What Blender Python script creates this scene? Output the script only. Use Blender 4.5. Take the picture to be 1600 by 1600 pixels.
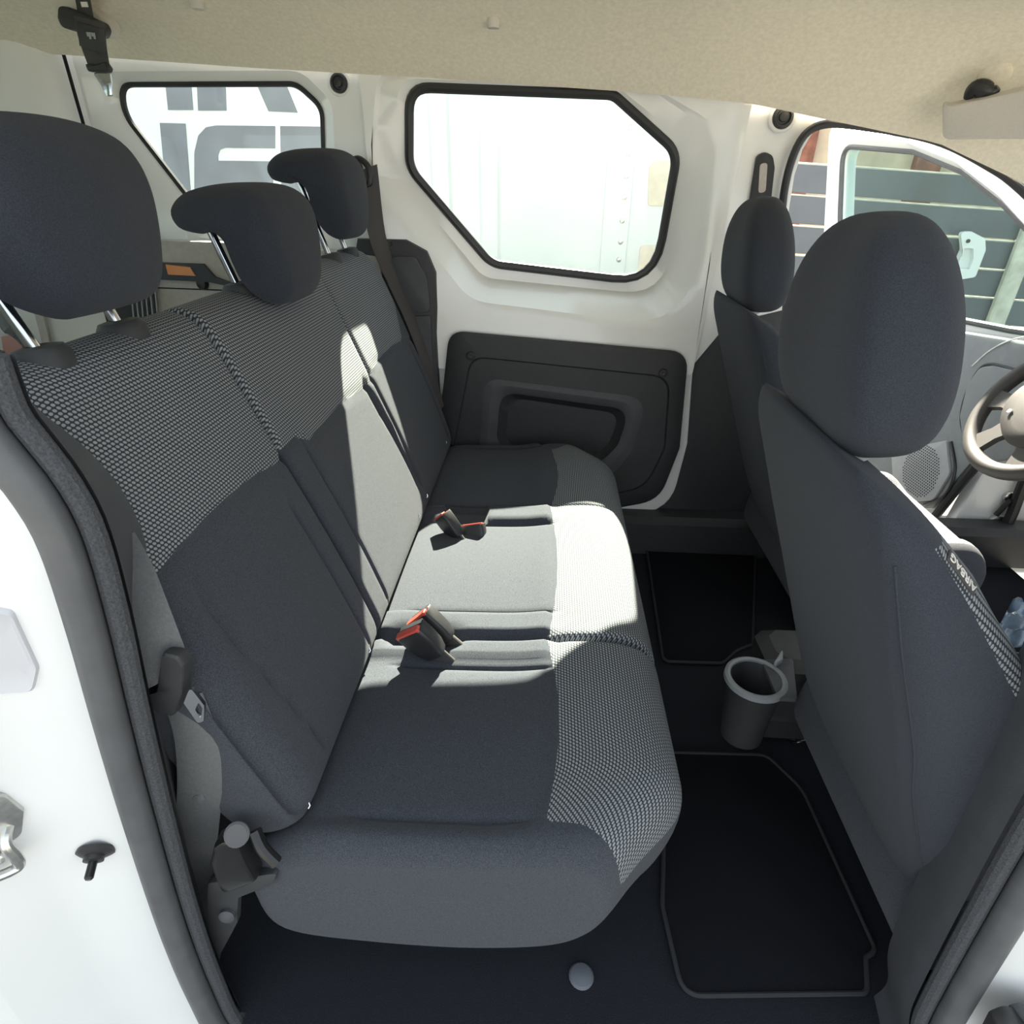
import bpy, bmesh, math, random
from mathutils import Vector, Matrix
random.seed(7)
for o in list(bpy.data.objects): bpy.data.objects.remove(o)
S = bpy.context.scene; COL = S.collection
# ------------------------------------------------------------------ camera
# van axes: X = towards the bonnet, Y = towards the far (driver's) side, Z = up, floor at z = 0
FPX, PITCH, YAW, ROLL = 937.0, math.radians(28.8), math.radians(3.05), math.radians(-0.6)
CAM = Vector((0, 0, 1.06))
_f0 = Vector((-math.sin(YAW), math.cos(YAW), 0)); _r0 = Vector((math.cos(YAW), math.sin(YAW), 0)); _u0 = Vector((0, 0, 1))
CF = _f0*math.cos(PITCH) - _u0*math.sin(PITCH); _u = _r0.cross(CF)
CR = _r0*math.cos(ROLL) - _u*math.sin(ROLL); CU = CR.cross(CF)
cd = bpy.data.cameras.new('camera'); co = bpy.data.objects.new('camera', cd); COL.objects.link(co)
cd.sensor_width = 36; cd.lens = 36*FPX/1600; cd.clip_start = .01
M = Matrix((CR, CU, -CF)).transposed().to_4x4(); M.translation = CAM; co.matrix_world = M
S.camera = co
# ------------------------------------------------------------------ light
W = bpy.data.worlds.new('sky'); S.world = W; W.use_nodes = True
bg = W.node_tree.nodes['Background']; bg.inputs[0].default_value = (.84, .93, 1.0, 1); bg.inputs[1].default_value = 1.0
SUN = Vector((.13, 1.0, .83)).normalized()
sl = bpy.data.lights.new('sun', 'SUN'); sl.energy = 25; sl.angle = math.radians(.6); sl.color = (1, .91, .74)
so = bpy.data.objects.new('sun', sl); COL.objects.link(so); so.rotation_euler = SUN.to_track_quat('Z', 'Y').to_euler(); so.location = (0, 6, 6)
S.view_settings.view_transform = 'Standard'; S.view_settings.look = 'None'; S.view_settings.gamma = 1
S.view_settings.use_curve_mapping = False; S.view_settings.exposure = .95

# ------------------------------------------------------------------ maths helpers
def at(px, py, ax, val):
    """point of the place seen at a photo pixel, on the plane axis = val"""
    d = CF*FPX + CR*(px-800) - CU*(py-800); i = 'xyz'.index(ax)
    return CAM + d*((val-CAM[i])/d[i])
def atp(px, py, p0, n):
    d = CF*FPX + CR*(px-800) - CU*(py-800); return CAM + d*((Vector(p0)-CAM).dot(n)/d.dot(n))
def sm(a, b, x):
    t = max(0, min(1, (x-a)/(b-a))); return t*t*(3-2*t)
def lerp(a, b, t): return a+(b-a)*t
def interp(tab, x):
    if x <= tab[0][0]: return tab[0][1]
    for (a, va), (b, vb) in zip(tab, tab[1:]):
        if x <= b: return lerp(va, vb, (x-a)/(b-a))
    return tab[-1][1]
def gauss(x, m, s): return math.exp(-((x-m)/s)**2)
def spline(pts, n, closed=False):
    """Catmull-Rom through pts, resampled to n even points"""
    P = [Vector(p) for p in pts]; m = len(P); out = []
    segs = m if closed else m-1
    for i in range(segs):
        g = lambda k: P[k % m] if closed else P[max(0, min(m-1, k))]
        a, b, c, d = g(i-1), g(i), g(i+1), g(i+2)
        for k in range(12):
            t = k/12
            out.append(.5*((2*b)+(c-a)*t+(2*a-5*b+4*c-d)*t*t+(3*b-a-3*c+d)*t**3))
    out.append(P[0].copy() if closed else P[-1].copy())
    L = [0]
    for p, q in zip(out, out[1:]): L.append(L[-1]+(q-p).length)
    res = []; j = 0; cnt = n+1 if closed else n
    for i in range(cnt):
        s = L[-1]*i/(cnt-1)
        while j < len(L)-2 and L[j+1] < s: j += 1
        t = (s-L[j])/max(1e-9, L[j+1]-L[j]); res.append(out[j].lerp(out[j+1], max(0, min(1, t))))
    return res[:-1] if closed else res
def rpoly(corners, radii, k=7, m=6):
    """rounded polygon: same count of points for the same count of corners"""
    n = len(corners); C = [Vector(c) for c in corners]
    if not hasattr(radii, '__len__'): radii = [radii]*n
    arcs = []
    for i in range(n):
        p, a, b = C[i], C[i-1], C[(i+1) % n]
        da, db = (a-p), (b-p); la, lb = da.length, db.length; da.normalize(); db.normalize()
        ang = da.angle(db) if da.length and db.length else math.pi
        r = radii[i]; tl = min(r/max(.05, math.tan(ang/2)), la*.48, lb*.48)
        s, e = p+da*tl, p+db*tl
        arcs.append([s.lerp(p, t).lerp(p.lerp(e, t), t) for t in [q/(k-1) for q in range(k)]])
    out = []
    for i in range(n):
        out += arcs[i]; a = arcs[i][-1]; b = arcs[(i+1) % n][0]
        out += [a.lerp(b, (q+1)/(m+1)) for q in range(m)]
    return out

# ------------------------------------------------------------------ object helpers
def tag(o, label=None, cat=None, group=None, kind=None):
    if label: o['label'] = label
    if cat: o['category'] = cat
    if group: o['group'] = group
    if kind: o['kind'] = kind
    return o
def empty(name, loc=(0, 0, 0)):
    o = bpy.data.objects.new(name, None); o.location = loc; o.empty_display_size = .05; COL.objects.link(o); return o
def emit(name, V, F, mat, parent=None, uv=None, smooth=True, recalc=True, sharp=35):
    me = bpy.data.meshes.new(name); me.from_pydata([tuple(v) for v in V], [], F); me.update()
    if uv:
        l = me.uv_layers.new(name='UVMap')
        for i, lp in enumerate(me.loops): l.data[i].uv = uv[lp.vertex_index]
    if recalc:
        bm = bmesh.new(); bm.from_mesh(me); bmesh.ops.recalc_face_normals(bm, faces=bm.faces); bm.to_mesh(me); bm.free()
    if smooth:
        me.polygons.foreach_set('use_smooth', [True]*len(me.polygons))
        if sharp: me.set_sharp_from_angle(angle=math.radians(sharp))
    me.materials.append(mat)
    o = bpy.data.objects.new(name, me); COL.objects.link(o)
    if parent is not None:
        o.parent = parent
        if parent.type == 'EMPTY': o.matrix_parent_inverse = Matrix.Translation(-Vector(parent.location))
    return o
def copy_tree(o, off, parent=None):
    c = o.copy(); COL.objects.link(c)
    if parent is not None: c.parent = parent
    else: c.location = Vector(o.location)+Vector(off)
    for ch in o.children: copy_tree(ch, off, c)
    return c
class MB:
    def __init__(s): s.V = []; s.F = []
    def add(s, V, F):
        k = len(s.V); s.V += [Vector(v) for v in V]; s.F += [[i+k for i in f] for f in F]; return s
    def out(s): return s.V, s.F
def loft(rings, closed=True, cap=True):
    n = len(rings[0]); V = [p for r in rings for p in r]; F = []
    for i in range(len(rings)-1):
        for j in range(n if closed else n-1):
            a, b = i*n+j, i*n+(j+1) % n; F.append([a, b, b+n, a+n])
    if cap and closed:
        F.append(list(range(n))[::-1]); k = (len(rings)-1)*n; F.append(list(range(k, k+n)))
    return V, F
def prism(loop, off):
    """closed loop of 3-D points pushed along off"""
    off = Vector(off); n = len(loop); V = [Vector(p) for p in loop]+[Vector(p)+off for p in loop]
    F = [[i, (i+1) % n, n+(i+1) % n, n+i] for i in range(n)]
    F.append(list(range(n))[::-1]); F.append(list(range(n, 2*n))); return V, F
def bprism(loop, off, b=.004):
    """prism with its far rim bevelled inwards"""
    off = Vector(off); n = len(loop); c = sum((Vector(p) for p in loop), Vector())/n; L = off.length; u = off/L
    def ins(p, d):
        v = Vector(p)-c; v -= u*v.dot(u); l = v.length; return Vector(p)-v/l*min(d, l*.5)
    rings = [[Vector(p) for p in loop], [Vector(p)+u*(L-b) for p in loop], [ins(p, b*.3)+u*(L-b*.3) for p in loop], [ins(p, b)+off for p in loop]]
    return loft(rings)
def box(c, s, b=.003, R=None):
    hx, hy, hz = s[0]/2, s[1]/2, s[2]/2; b = min(b, hx*.9, hy*.9, hz*.9); rings = []
    for z, d in ((-hz, b), (-hz+b, 0), (hz-b, 0), (hz, b)):
        x, y = hx-d, hy-d; e = min(b, x*.9, y*.9)
        rings.append([(x, y-e, z), (x-e, y, z), (-x+e, y, z), (-x, y-e, z), (-x, -y+e, z), (-x+e, -y, z), (x-e, -y, z), (x, -y+e, z)])
    V, F = loft(rings); R = R or Matrix.Identity(3)
    return [R @ Vector(v)+Vector(c) for v in V], F
def frame_of(t):
    t = t.normalized(); a = Vector((0, 0, 1)) if abs(t.z) < .9 else Vector((1, 0, 0))
    x = t.cross(a).normalized(); return x, x.cross(t).normalized()
def tube(path, r, n=10, cap=True, closed=False, flat=None):
    P = [Vector(p) for p in path]; rings = []; m = len(P); px = None
    for i, p in enumerate(P):
        t = (P[(i+1) % m]-P[i-1]) if closed else (P[min(m-1, i+1)]-P[max(0, i-1)])
        t.normalize()
        if px is None: x, y = frame_of(t)
        else:
            x = (px-t*px.dot(t)).normalized(); y = x.cross(t)
        px = x; rr = r[i] if hasattr(r, '__len__') else r
        rings.append([p+x*math.cos(a)*rr+y*math.sin(a)*rr for a in [2*math.pi*k/n for k in range(n)]])
    if closed: rings.append(rings[0]); return loft(rings, True, False)
    return loft(rings, True, cap)
def ribbon(path, wvec, th):
    """flat band: path points, half-width vectors, thickness"""
    P = [Vector(p) for p in path]; rings = []
    for i, p in enumerate(P):
        t = (P[min(len(P)-1, i+1)]-P[max(0, i-1)]).normalized(); w = Vector(wvec[i] if isinstance(wvec, list) else wvec)
        n = t.cross(w).normalized()*th/2
        rings.append([p-w+n*.4, p-w*.94+n, p+w*.94+n, p+w+n*.4, p+w-n*.4, p+w*.94-n, p-w*.94-n, p-w-n*.4])
    return loft(rings)
def lathe(prof, c, axis, n=24, cap=True):
    """profile (radius, height) turned about axis through c"""
    ax = Vector(axis).normalized(); x, y = frame_of(ax); rings = []
    for r, h in prof: rings.append([Vector(c)+ax*h+(x*math.cos(a)+y*math.sin(a))*max(r, 1e-4) for a in [2*math.pi*k/n for k in range(n)]])
    return loft(rings, True, cap)
def rings_panel(rings, cap=True):
    V, F = loft(rings, True, False)
    if cap: n = len(rings[0]); k = (len(rings)-1)*n; F.append(list(range(k, k+n)))
    return V, F
def split(V, F, sd, uv):
    """cut a mesh along sd = 0 -> (inside, outside) pieces with shared edge positions"""
    d = [sd(v) for v in V]; parts = []
    for sgn in (1, -1):
        nv, nf, nu, mp = [], [], [], {}
        def vid(key, p, u):
            if key not in mp: mp[key] = len(nv); nv.append(p); nu.append(u)
            return mp[key]
        for f in F:
            s = [d[i]*sgn for i in f]
            if max(s) <= 0: continue
            if min(s) >= 0: nf.append([vid(i, V[i], uv[i]) for i in f]); continue
            poly = []
            for a, b in zip(f, list(f[1:])+[f[0]]):
                da, db = d[a]*sgn, d[b]*sgn
                if da >= 0: poly.append(vid(a, V[a], uv[a]))
                if (da > 0) != (db > 0) and da != db and (da >= 0) != (db >= 0):
                    t = da/(da-db); lo, hi = min(a, b), max(a, b)
                    poly.append(vid((lo, hi), Vector(V[a]).lerp(Vector(V[b]), t), (lerp(uv[a][0], uv[b][0], t), lerp(uv[a][1], uv[b][1], t))))
            if len(poly) >= 3: nf.append(poly)
        parts.append((nv, nf, nu))
    return parts

from mathutils.bvhtree import BVHTree
_bvh = {}
def hit(objs, px, py):
    d = (CF*FPX+CR*(px-800)-CU*(py-800)).normalized(); best = None
    for o in objs:
        if True:
            if o.name not in _bvh: _bvh[o.name] = BVHTree.FromPolygons([v.co for v in o.data.vertices], [list(p.vertices) for p in o.data.polygons])
            h = _bvh[o.name].ray_cast(CAM, d)
            if h[0] and (best is None or h[3] < best[3]): best = h
    return best
# ------------------------------------------------------------------ materials
def mat(name, col, rough=.5, metal=0, coat=0, noise=None, bump=None, spec=None, sheen=0):
    m = bpy.data.materials.new(name); m.use_nodes = True; nt = m.node_tree; b = nt.nodes['Principled BSDF']
    b.inputs['Base Color'].default_value = (*col, 1); b.inputs['Roughness'].default_value = rough; b.inputs['Metallic'].default_value = metal
    b.inputs['Coat Weight'].default_value = coat; b.inputs['Coat Roughness'].default_value = .08
    b.inputs['Sheen Weight'].default_value = sheen
    if spec is not None: b.inputs['Specular IOR Level'].default_value = spec
    tc = nt.nodes.new('ShaderNodeTexCoord')
    if noise:
        sc, amt = noise[:2]; n = nt.nodes.new('ShaderNodeTexNoise'); n.inputs['Scale'].default_value = sc; n.inputs['Detail'].default_value = 4
        nt.links.new(tc.outputs['Object'], n.inputs['Vector'])
        r = nt.nodes.new('ShaderNodeMapRange'); r.inputs[1].default_value = .3; r.inputs[2].default_value = .7; r.inputs[3].default_value = 1-amt; r.inputs[4].default_value = 1+amt
        nt.links.new(n.outputs['Fac'], r.inputs[0])
        v = nt.nodes.new('ShaderNodeVectorMath'); v.operation = 'SCALE'; v.inputs[0].default_value = col
        nt.links.new(r.outputs[0], v.inputs['Scale']); nt.links.new(v.outputs[0], b.inputs['Base Color'])
    if bump:
        sc, st = bump; n = nt.nodes.new('ShaderNodeTexNoise'); n.inputs['Scale'].default_value = sc; n.inputs['Detail'].default_value = 3
        nt.links.new(tc.outputs['Object'], n.inputs['Vector'])
        bp = nt.nodes.new('ShaderNodeBump'); bp.inputs['Strength'].default_value = st; bp.inputs['Distance'].default_value = .002
        nt.links.new(n.outputs['Fac'], bp.inputs['Height']); nt.links.new(bp.outputs[0], b.inputs['Normal'])
    return m
def weave(name, light, dark, p=.0058):
    m = bpy.data.materials.new(name); m.use_nodes = True; nt = m.node_tree; b = nt.nodes['Principled BSDF']; b.inputs['Roughness'].default_value = .85
    L = nt.links.new
    def math_(op, a, c=None, clamp=False):
        n = nt.nodes.new('ShaderNodeMath'); n.operation = op; n.use_clamp = clamp
        for i, v in enumerate((a, c)):
            if v is None: continue
            if isinstance(v, (int, float)): n.inputs[i].default_value = v
            else: L(v, n.inputs[i])
        return n.outputs[0]
    uv = nt.nodes.new('ShaderNodeUVMap'); sp = nt.nodes.new('ShaderNodeSeparateXYZ'); L(uv.outputs[0], sp.inputs[0])
    u = math_('DIVIDE', sp.outputs[0], p*.78); v = math_('DIVIDE', sp.outputs[1], p)
    row = math_('FLOOR', u); v2 = math_('ADD', v, math_('MULTIPLY', row, .5))
    fu = math_('SUBTRACT', math_('FRACT', u), .5); fv = math_('SUBTRACT', math_('FRACT', v2), .5)
    fu = math_('ADD', fu, math_('MULTIPLY', fv, .35))
    d = math_('ADD', math_('POWER', math_('ABSOLUTE', math_('DIVIDE', fu, .37)), 2), math_('POWER', math_('ABSOLUTE', math_('DIVIDE', fv, .41)), 2))
    k = math_('MULTIPLY', math_('SUBTRACT', 1.12, d), 2.5, True)
    mx = nt.nodes.new('ShaderNodeMix'); mx.data_type = 'RGBA'; L(k, mx.inputs[0]); mx.inputs[6].default_value = (*dark, 1); mx.inputs[7].default_value = (*light, 1)
    L(mx.outputs[2], b.inputs['Base Color'])
    bp = nt.nodes.new('ShaderNodeBump'); bp.inputs['Strength'].default_value = .4; bp.inputs['Distance'].default_value = .001; L(k, bp.inputs['Height']); L(bp.outputs[0], b.inputs['Normal'])
    return m
def glass_mat(name, tint, refl=.06):
    m = bpy.data.materials.new(name); m.use_nodes = True; nt = m.node_tree; nt.nodes.remove(nt.nodes['Principled BSDF'])
    t = nt.nodes.new('ShaderNodeBsdfTransparent'); t.inputs[0].default_value = (*tint, 1)
    g = nt.nodes.new('ShaderNodeBsdfGlossy'); g.inputs['Roughness'].default_value = .02
    lw = nt.nodes.new('ShaderNodeLayerWeight'); lw.inputs[0].default_value = .5
    pw = nt.nodes.new('ShaderNodeMath'); pw.operation = 'POWER'; pw.inputs[1].default_value = 5; nt.links.new(lw.outputs['Facing'], pw.inputs[0])
    fr = nt.nodes.new('ShaderNodeMath'); fr.operation = 'MULTIPLY_ADD'; fr.inputs[1].default_value = .6; fr.inputs[2].default_value = .03; nt.links.new(pw.outputs[0], fr.inputs[0])
    mx = nt.nodes.new('ShaderNodeMixShader'); nt.links.new(fr.outputs[0], mx.inputs[0]); nt.links.new(t.outputs[0], mx.inputs[1]); nt.links.new(g.outputs[0], mx.inputs[2])
    nt.links.new(mx.outputs[0], nt.nodes['Material Output'].inputs[0]); return m
FAB = mat('charcoal_fabric', (.045, .050, .062), .9, noise=(900, .5), bump=(1500, .5), spec=.2, sheen=.08)
FABK = mat('dark_back_fabric', (.034, .039, .051), .92, noise=(900, .3), bump=(1500, .5), spec=.2, sheen=.08)
WOV = weave('woven_fabric', (.255, .27, .285), (.024, .028, .036))
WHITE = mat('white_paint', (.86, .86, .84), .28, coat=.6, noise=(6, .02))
WHITE2 = mat('white_paint_dimmed', (.74, .75, .75), .35, coat=.4, noise=(3, .03))  # same paint as inside; colour darkened to offset stronger light on the jamb
FELT = mat('beige_headliner', (.88, .81, .665), .95, noise=(120, .06), bump=(700, .4), spec=.15)
VISOR = mat('beige_plastic', (.64, .60, .54), .6, noise=(200, .03))
BLK = mat('black_grain_plastic', (.030, .032, .035), .5, bump=(1400, .35), noise=(60, .1))
TRIM = mat('dark_grey_plastic', (.055, .058, .066), .55, bump=(1200, .3), noise=(40, .08))
RUB = mat('black_rubber', (.022, .022, .024), .42)
RUBG = mat('grey_rubber_seal', (.085, .088, .094), .45, noise=(30, .12))
FLOCK = mat('flocked_seal_lip', (.045, .048, .055), .8, noise=(500, .4), bump=(600, .6))
CARPET = mat('dark_carpet', (.020, .022, .028), .97, noise=(700, .45), bump=(900, .9), spec=.1)
MATC = mat('mat_carpet', (.011, .012, .015), .98, noise=(800, .4), bump=(1000, .9), spec=.08)
BIND = mat('mat_binding', (.017, .018, .022), .8)
CHROME = mat('chrome', (.58, .59, .61), .14, 1)
STEEL = mat('zinc_steel', (.62, .62, .60), .3, 1, noise=(150, .1))
BLKM = mat('black_metal', (.03, .03, .032), .25, .6)
BELT = mat('grey_belt_webbing', (.10, .105, .11), .6, bump=(900, .3), noise=(300, .12))
BELTB = mat('brown_black_webbing', (.055, .05, .05), .65, bump=(900, .3))
RED = mat('red_plastic', (.55, .07, .05), .35)
GRAY = mat('grey_door_plastic', (.22, .235, .25), .5, bump=(900, .25), noise=(40, .05))
GRAYL = mat('light_grey_plastic', (.36, .37, .38), .5, noise=(60, .05))
WARMT = mat('warm_grey_trim', (.50, .465, .43), .7, noise=(80, .06), bump=(700, .2))
AMBER = mat('amber_lens', (.85, .33, .12), .25)
LEATH = mat('steering_wheel_plastic', (.045, .043, .042), .55, bump=(900, .25))
WPL = mat('white_plastic', (.8, .8, .8), .4)
PRINT = mat('white_print', (.75, .72, .66), .7)
LETTER = mat('grey_letter_film', (.15, .16, .185), .45, noise=(8, .12))
TRUCKW = mat('white_lorry_sheet', (.61, .65, .645), .35, noise=(1.3, .05))
BEIGEP = mat('beige_patch', (.62, .56, .47), .6, noise=(20, .1))
FENCE = mat('slate_grey_board', (.115, .125, .14), .55, noise=(3, .15))
FENCEE = mat('pale_timber_and_gap_light', (.62, .58, .50), .7, noise=(12, .2))
BRICK = mat('red_brown_brick', (.22, .09, .06), .85, noise=(8, .4))
TERRA = mat('orange_tile', (.75, .22, .10), .8)
CREAMW = mat('cream_render', (.55, .45, .33), .9, noise=(4, .2))
ASPH = mat('grey_asphalt', (.19, .19, .185), .95, noise=(5, .25), bump=(40, .5))
POLY = mat('blue_film', (.10, .15, .22), .2, coat=.5, noise=(25, .5), bump=(30, .8))
GLASS = glass_mat('clear_window_glass', (.93, .97, .96)); GLASSD = glass_mat('green_tint_glass', (.72, .82, .80))
DARKHOLE = mat('black_gap', (.006, .006, .007), .9)

# ================================================================== SETTING
YW = 1.74                                   # inner face of the far side wall
def wp(px, py, Y=YW): return at(px, py, 'y', Y)
def ROOFZ(x): return interp([(-1.9, 1.33), (-1.2, 1.317), (-.7, 1.29), (-.3, 1.272), (.2, 1.245), (.455, 1.225), (.65, 1.192), (.9, 1.15), (1.15, 1.06), (1.45, .93)], x)
# floor: flat carpet, with a raised tunnel under the front seats
V, F = [], []
xs = [-1.85+i*.05 for i in range(68)]; ys = [.34+i*.05 for i in range(29)]
for x in xs:
    for y in ys: V.append((x, y, .10*sm(.62, .72, x)*(1-sm(1.2, 1.4, x)*.3)*math.exp(-((y-1.06)/.16)**4)))
n = len(ys)
for i in range(len(xs)-1):
    for j in range(n-1):
        if ys[j] > .38 or -.43 < xs[i] < .40: F.append([i*n+j, i*n+j+1, (i+1)*n+j+1, (i+1)*n+j])
fl = tag(emit('floor', V, F, CARPET), 'dark carpeted van floor under the seats', kind='structure')
pl = lathe([(.0001, 0), (.017, .001), (.019, .004), (.016, .008), (.006, .011), (.0001, .011)], at(908, 1527, 'z', .0), (0, 0, 1), 20)
tag(emit('floor_plug', *pl, mat('slate_plug_plastic', (.10, .11, .13), .6)), 'round grey plastic plug in the carpet below the near rear seat', 'plug')
# headliner: arched cross-section swept along the van
V, F = [], []; NX, NY = 80, 48
for i in range(NX+1):
    x = -1.85+3.2*i/NX; ze = ROOFZ(x); crown = interp([(-1.85, 1.40), (-.5, 1.40), (.6, 1.38), (1.0, 1.33), (1.35, 1.24)], x)
    for j in range(NY+1):
        t = j/NY; y = lerp(1.704, .36, t); e = min((1.704-y)/.36, 1); e2 = min((y-.36)/.30, 1)
        z = ze+(crown-ze)*(1-(1-e)**2.2); z = min(z, 1.24+(crown-1.24)*(1-(1-e2)**2.4)) if e2 < 1 else z
        z += .008*gauss(x, .35, .25)*gauss(y, 1.35, .12) - .012*gauss(x, .80, .16)*gauss(y, 1.30, .16)
        V.append((x, y, z))
for i in range(NX):
    for j in range(NY): a = i*(NY+1)+j; F.append([a, a+1, a+NY+2, a+NY+1])
n0 = len(V); V += [(v[0], v[1], v[2]+.05) for v in V]
F += [[q+n0 for q in f][::-1] for f in F]
hl = tag(emit('ceiling', V, F, FELT, recalc=False), 'beige fabric headliner of the van', kind='structure')
for px, py in ((771, 33), (308, 3)):
    c = hit([hl], px, py)[0]+Vector((0, 0, .010))
    emit('fixing_clip', *lathe([(.0001, .012), (.012, .010), (.0135, .004), (.014, -.01)], c+Vector((0, 0, -.012)), (0, 0, -1), 18), VISOR, hl)
# ---- far side: rear quarter panel with its window
qw = [(176, 128), (455, 127), (497, 165), (503, 355), (318, 352), (182, 178)]
outer = [at(*p, 'y', YW) for p in ((-90, 60), (470, 104), (590, 108), (620, 400), (330, 520), (-160, 500))]
outer = [Vector((-1.78, YW, 1.42)), Vector((-.72, YW, 1.38)), Vector((-.46, YW, 1.36)), Vector((-.46, YW, .30)), Vector((-1.0, YW, .30)), Vector((-1.78, YW, .30))]
def grow(pts, d):
    c = sum(pts, Vector())/len(pts); return [p+(p-c).normalized()*d for p in pts]
g0 = [wp(*p) for p in qw]; rq = [.05, .06, .05, .05, .07, .10]
mid = [wp(*p) for p in ((150, 112), (470, 110), (520, 160), (528, 375), (300, 372), (145, 190))]
wall = emit('wall_left', *rings_panel([rpoly(outer, 0), rpoly(mid, [.06, .08, .06, .05, .08, .12]), rpoly([p+Vector((0, .018, 0)) for p in grow(g0, .018)], rq), rpoly([p+Vector((0, .035, 0)) for p in g0], rq)], cap=False), WHITE)
tag(wall, 'white painted inner side panel behind the far seats', kind='structure')
w1 = empty('window_1', g0[4]+Vector((0, .035, 0))); tag(w1, 'rear quarter window with a slanted lower edge beside the far headrests', kind='structure')
gl = [p+Vector((0, .037, 0)) for p in grow(g0, .006)]
emit('pane', *prism(rpoly(gl, rq), (0, .004, 0)), GLASS, w1)
emit('window_seal', *tube([p+Vector((0, .034, 0)) for p in rpoly(g0, rq, m=10)], .0075, 8, closed=True), RUB, w1)
# B-pillar, white upper part with a belt-height slot
bp = [(1125, 122), (1284, 150), (1284, 184), (1262, 200), (1243, 232), (1230, 275), (1222, 330), (1212, 480), (1130, 500), (1080, 560), (1066, 480)]
bo = emit('pillar_panel', *bprism([wp(*p, YW+.05) for p in bp][::-1], (0, -.055, 0), .006), WHITE, wall)
sl_ = [(1178, 262), (1181, 243), (1193, 237), (1206, 243), (1209, 262), (1200, 340), (1164, 350)]
so_ = emit('belt_slot_frame', *bprism(rpoly([wp(*p, YW-.004) for p in sl_][::-1], .02), (0, -.012, 0), .004), BLK, wall)
emit('slot_insert', *bprism(rpoly([wp(*p, YW-.015) for p in ((1187, 256), (1199, 254), (1196, 300), (1184, 302))][::-1], .008), (0, -.003, 0), .001), WARMT, so_)
# round rubber plugs on the panels, each pressed in by hand
for px, py, rad, Y, lab in ((530, 130, .021, YW, 'round black rubber plug between the two far windows'), (1223, 183, .024, YW-.012, 'round black rubber plug high on the far front pillar'), (82, 172, .019, YW+.01, 'round black rubber plug behind the near rear headrest')):
    c = wp(px, py, Y)
    o = empty('rubber_plug', c); tag(o, lab, 'plug', 'rubber plugs on the white panels')
    emit('plug_body', *lathe([(rad, -.002), (rad, .004), (rad*.86, .009), (rad*.7, .010), (rad*.6, .004), (rad*.42, .004), (rad*.38, .008), (.0001, .009)], c, (0, -1, 0), 28), RUB, o)
    emit('white_rim', *lathe([(rad*1.36, -.001), (rad*1.25, .004), (rad*1.04, .003), (rad*1.02, -.001)], c, (0, -1, 0), 28, False), WHITE, o)
# ---- far sliding door
d1 = empty('door_1', (0, YW, .1)); tag(d1, 'white far sliding door with a large cut-corner window', kind='structure')
DY = YW-.03
win = [(640, 136), (958, 148), (1058, 238), (1022, 442), (768, 412), (640, 262)]
rw = [.055, .05, .07, .11, .08, .07]
TLT = Vector((0, 1, .23)).normalized()
def gt(px, py, off=0): return atp(px, py, (0, 1.765+off, 1.05), TLT)     # glass leans inwards at the top
gi = [gt(*p) for p in win]
r2 = [gt(*p, -.012) for p in ((620, 122), (965, 136), (1080, 228), (1035, 462), (755, 434), (622, 272))]
r1 = [at(*p, 'y', DY+.01) for p in ((596, 108), (1000, 128), (1120, 210), (1075, 512), (735, 470), (585, 280))]
r0 = [at(*p, 'y', DY) for p in ((590, 106), (1010, 130), (1130, 200), (1098, 525), (715, 488), (575, 285))]
ro = [Vector((-.462, DY, 1.33)), Vector((.30, DY, 1.30)), Vector((.462, DY, 1.28)), Vector((.418, DY, .585)), Vector((-.30, DY, .585)), Vector((-.462, DY, .585))]
rr = [.06, .07, .10, .16, .12, .10]
dp = emit('upper_panel', *rings_panel([rpoly([p+Vector((0, .03, 0)) for p in ro], 0), rpoly(ro, .01), rpoly(r0, rr), rpoly(r1, rr), rpoly(r2, rw), rpoly(gi, rw)], cap=False), WHITE, d1)
emit('window_seal', *tube([p+Vector((0, -.004, 0)) for p in rpoly(gi, rw, m=10)], .0115, 10, closed=True), RUB, d1)
emit('pane', *prism(rpoly([p+Vector((0, .006, 0)) for p in grow(gi, .004)], rw), (0, .004, 0)), GLASS, d1)
low = [Vector((-.462, DY+.02, .66)), Vector((.440, DY+.02, .66)), Vector((.448, DY+.02, .40)), Vector((.40, DY+.02, .13)), Vector((-.462, DY+.02, .10))]
low = [at(570, 500, 'y', DY), at(1090, 540, 'y', DY), at(1078, 700, 'y', DY), at(1050, 805, 'y', DY), at(930, 820, 'y', DY), Vector((-.462, DY, .10))]
emit('lower_panel', *bprism(rpoly([p+Vector((0, .075, 0)) for p in low], [0, .03, .05, .13, .02, 0])[::-1], (0, -.045, 0), .008), WHITE, d1)
PY = DY-.012
pan0 = [(702, 516), (1076, 550), (1062, 700), (1030, 782), (930, 800), (676, 760)]
pan1 = [(735, 556), (1048, 588), (1040, 700), (1010, 762), (925, 780), (700, 740)]
pan2 = [(756, 590), (1012, 622), (988, 705), (955, 745), (900, 756), (748, 715)]
pan3 = [(768, 599), (1000, 630), (978, 700), (948, 735), (900, 745), (758, 708)]
pan4 = [(782, 612), (984, 640), (966, 695), (940, 722), (896, 730), (775, 696)]
q = lambda pts, Y: [at(*p, 'y', Y) for p in pts]
rp = [.05, .06, .06, .10, .05, .05]
tp = emit('trim_panel', *rings_panel([rpoly(q(pan0, DY-.001), rp), rpoly(q(pan0, PY), rp), rpoly(grow(q(pan0, PY-.008), -.012), rp), rpoly(q(pan1, PY-.012), rp), rpoly(grow(q(pan1, PY-.004), -.006), rp),
    rpoly(grow(q(pan2, PY-.006), .012), rp), rpoly(q(pan2, PY-.006), rp)], cap=False), BLK, d1)
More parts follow.
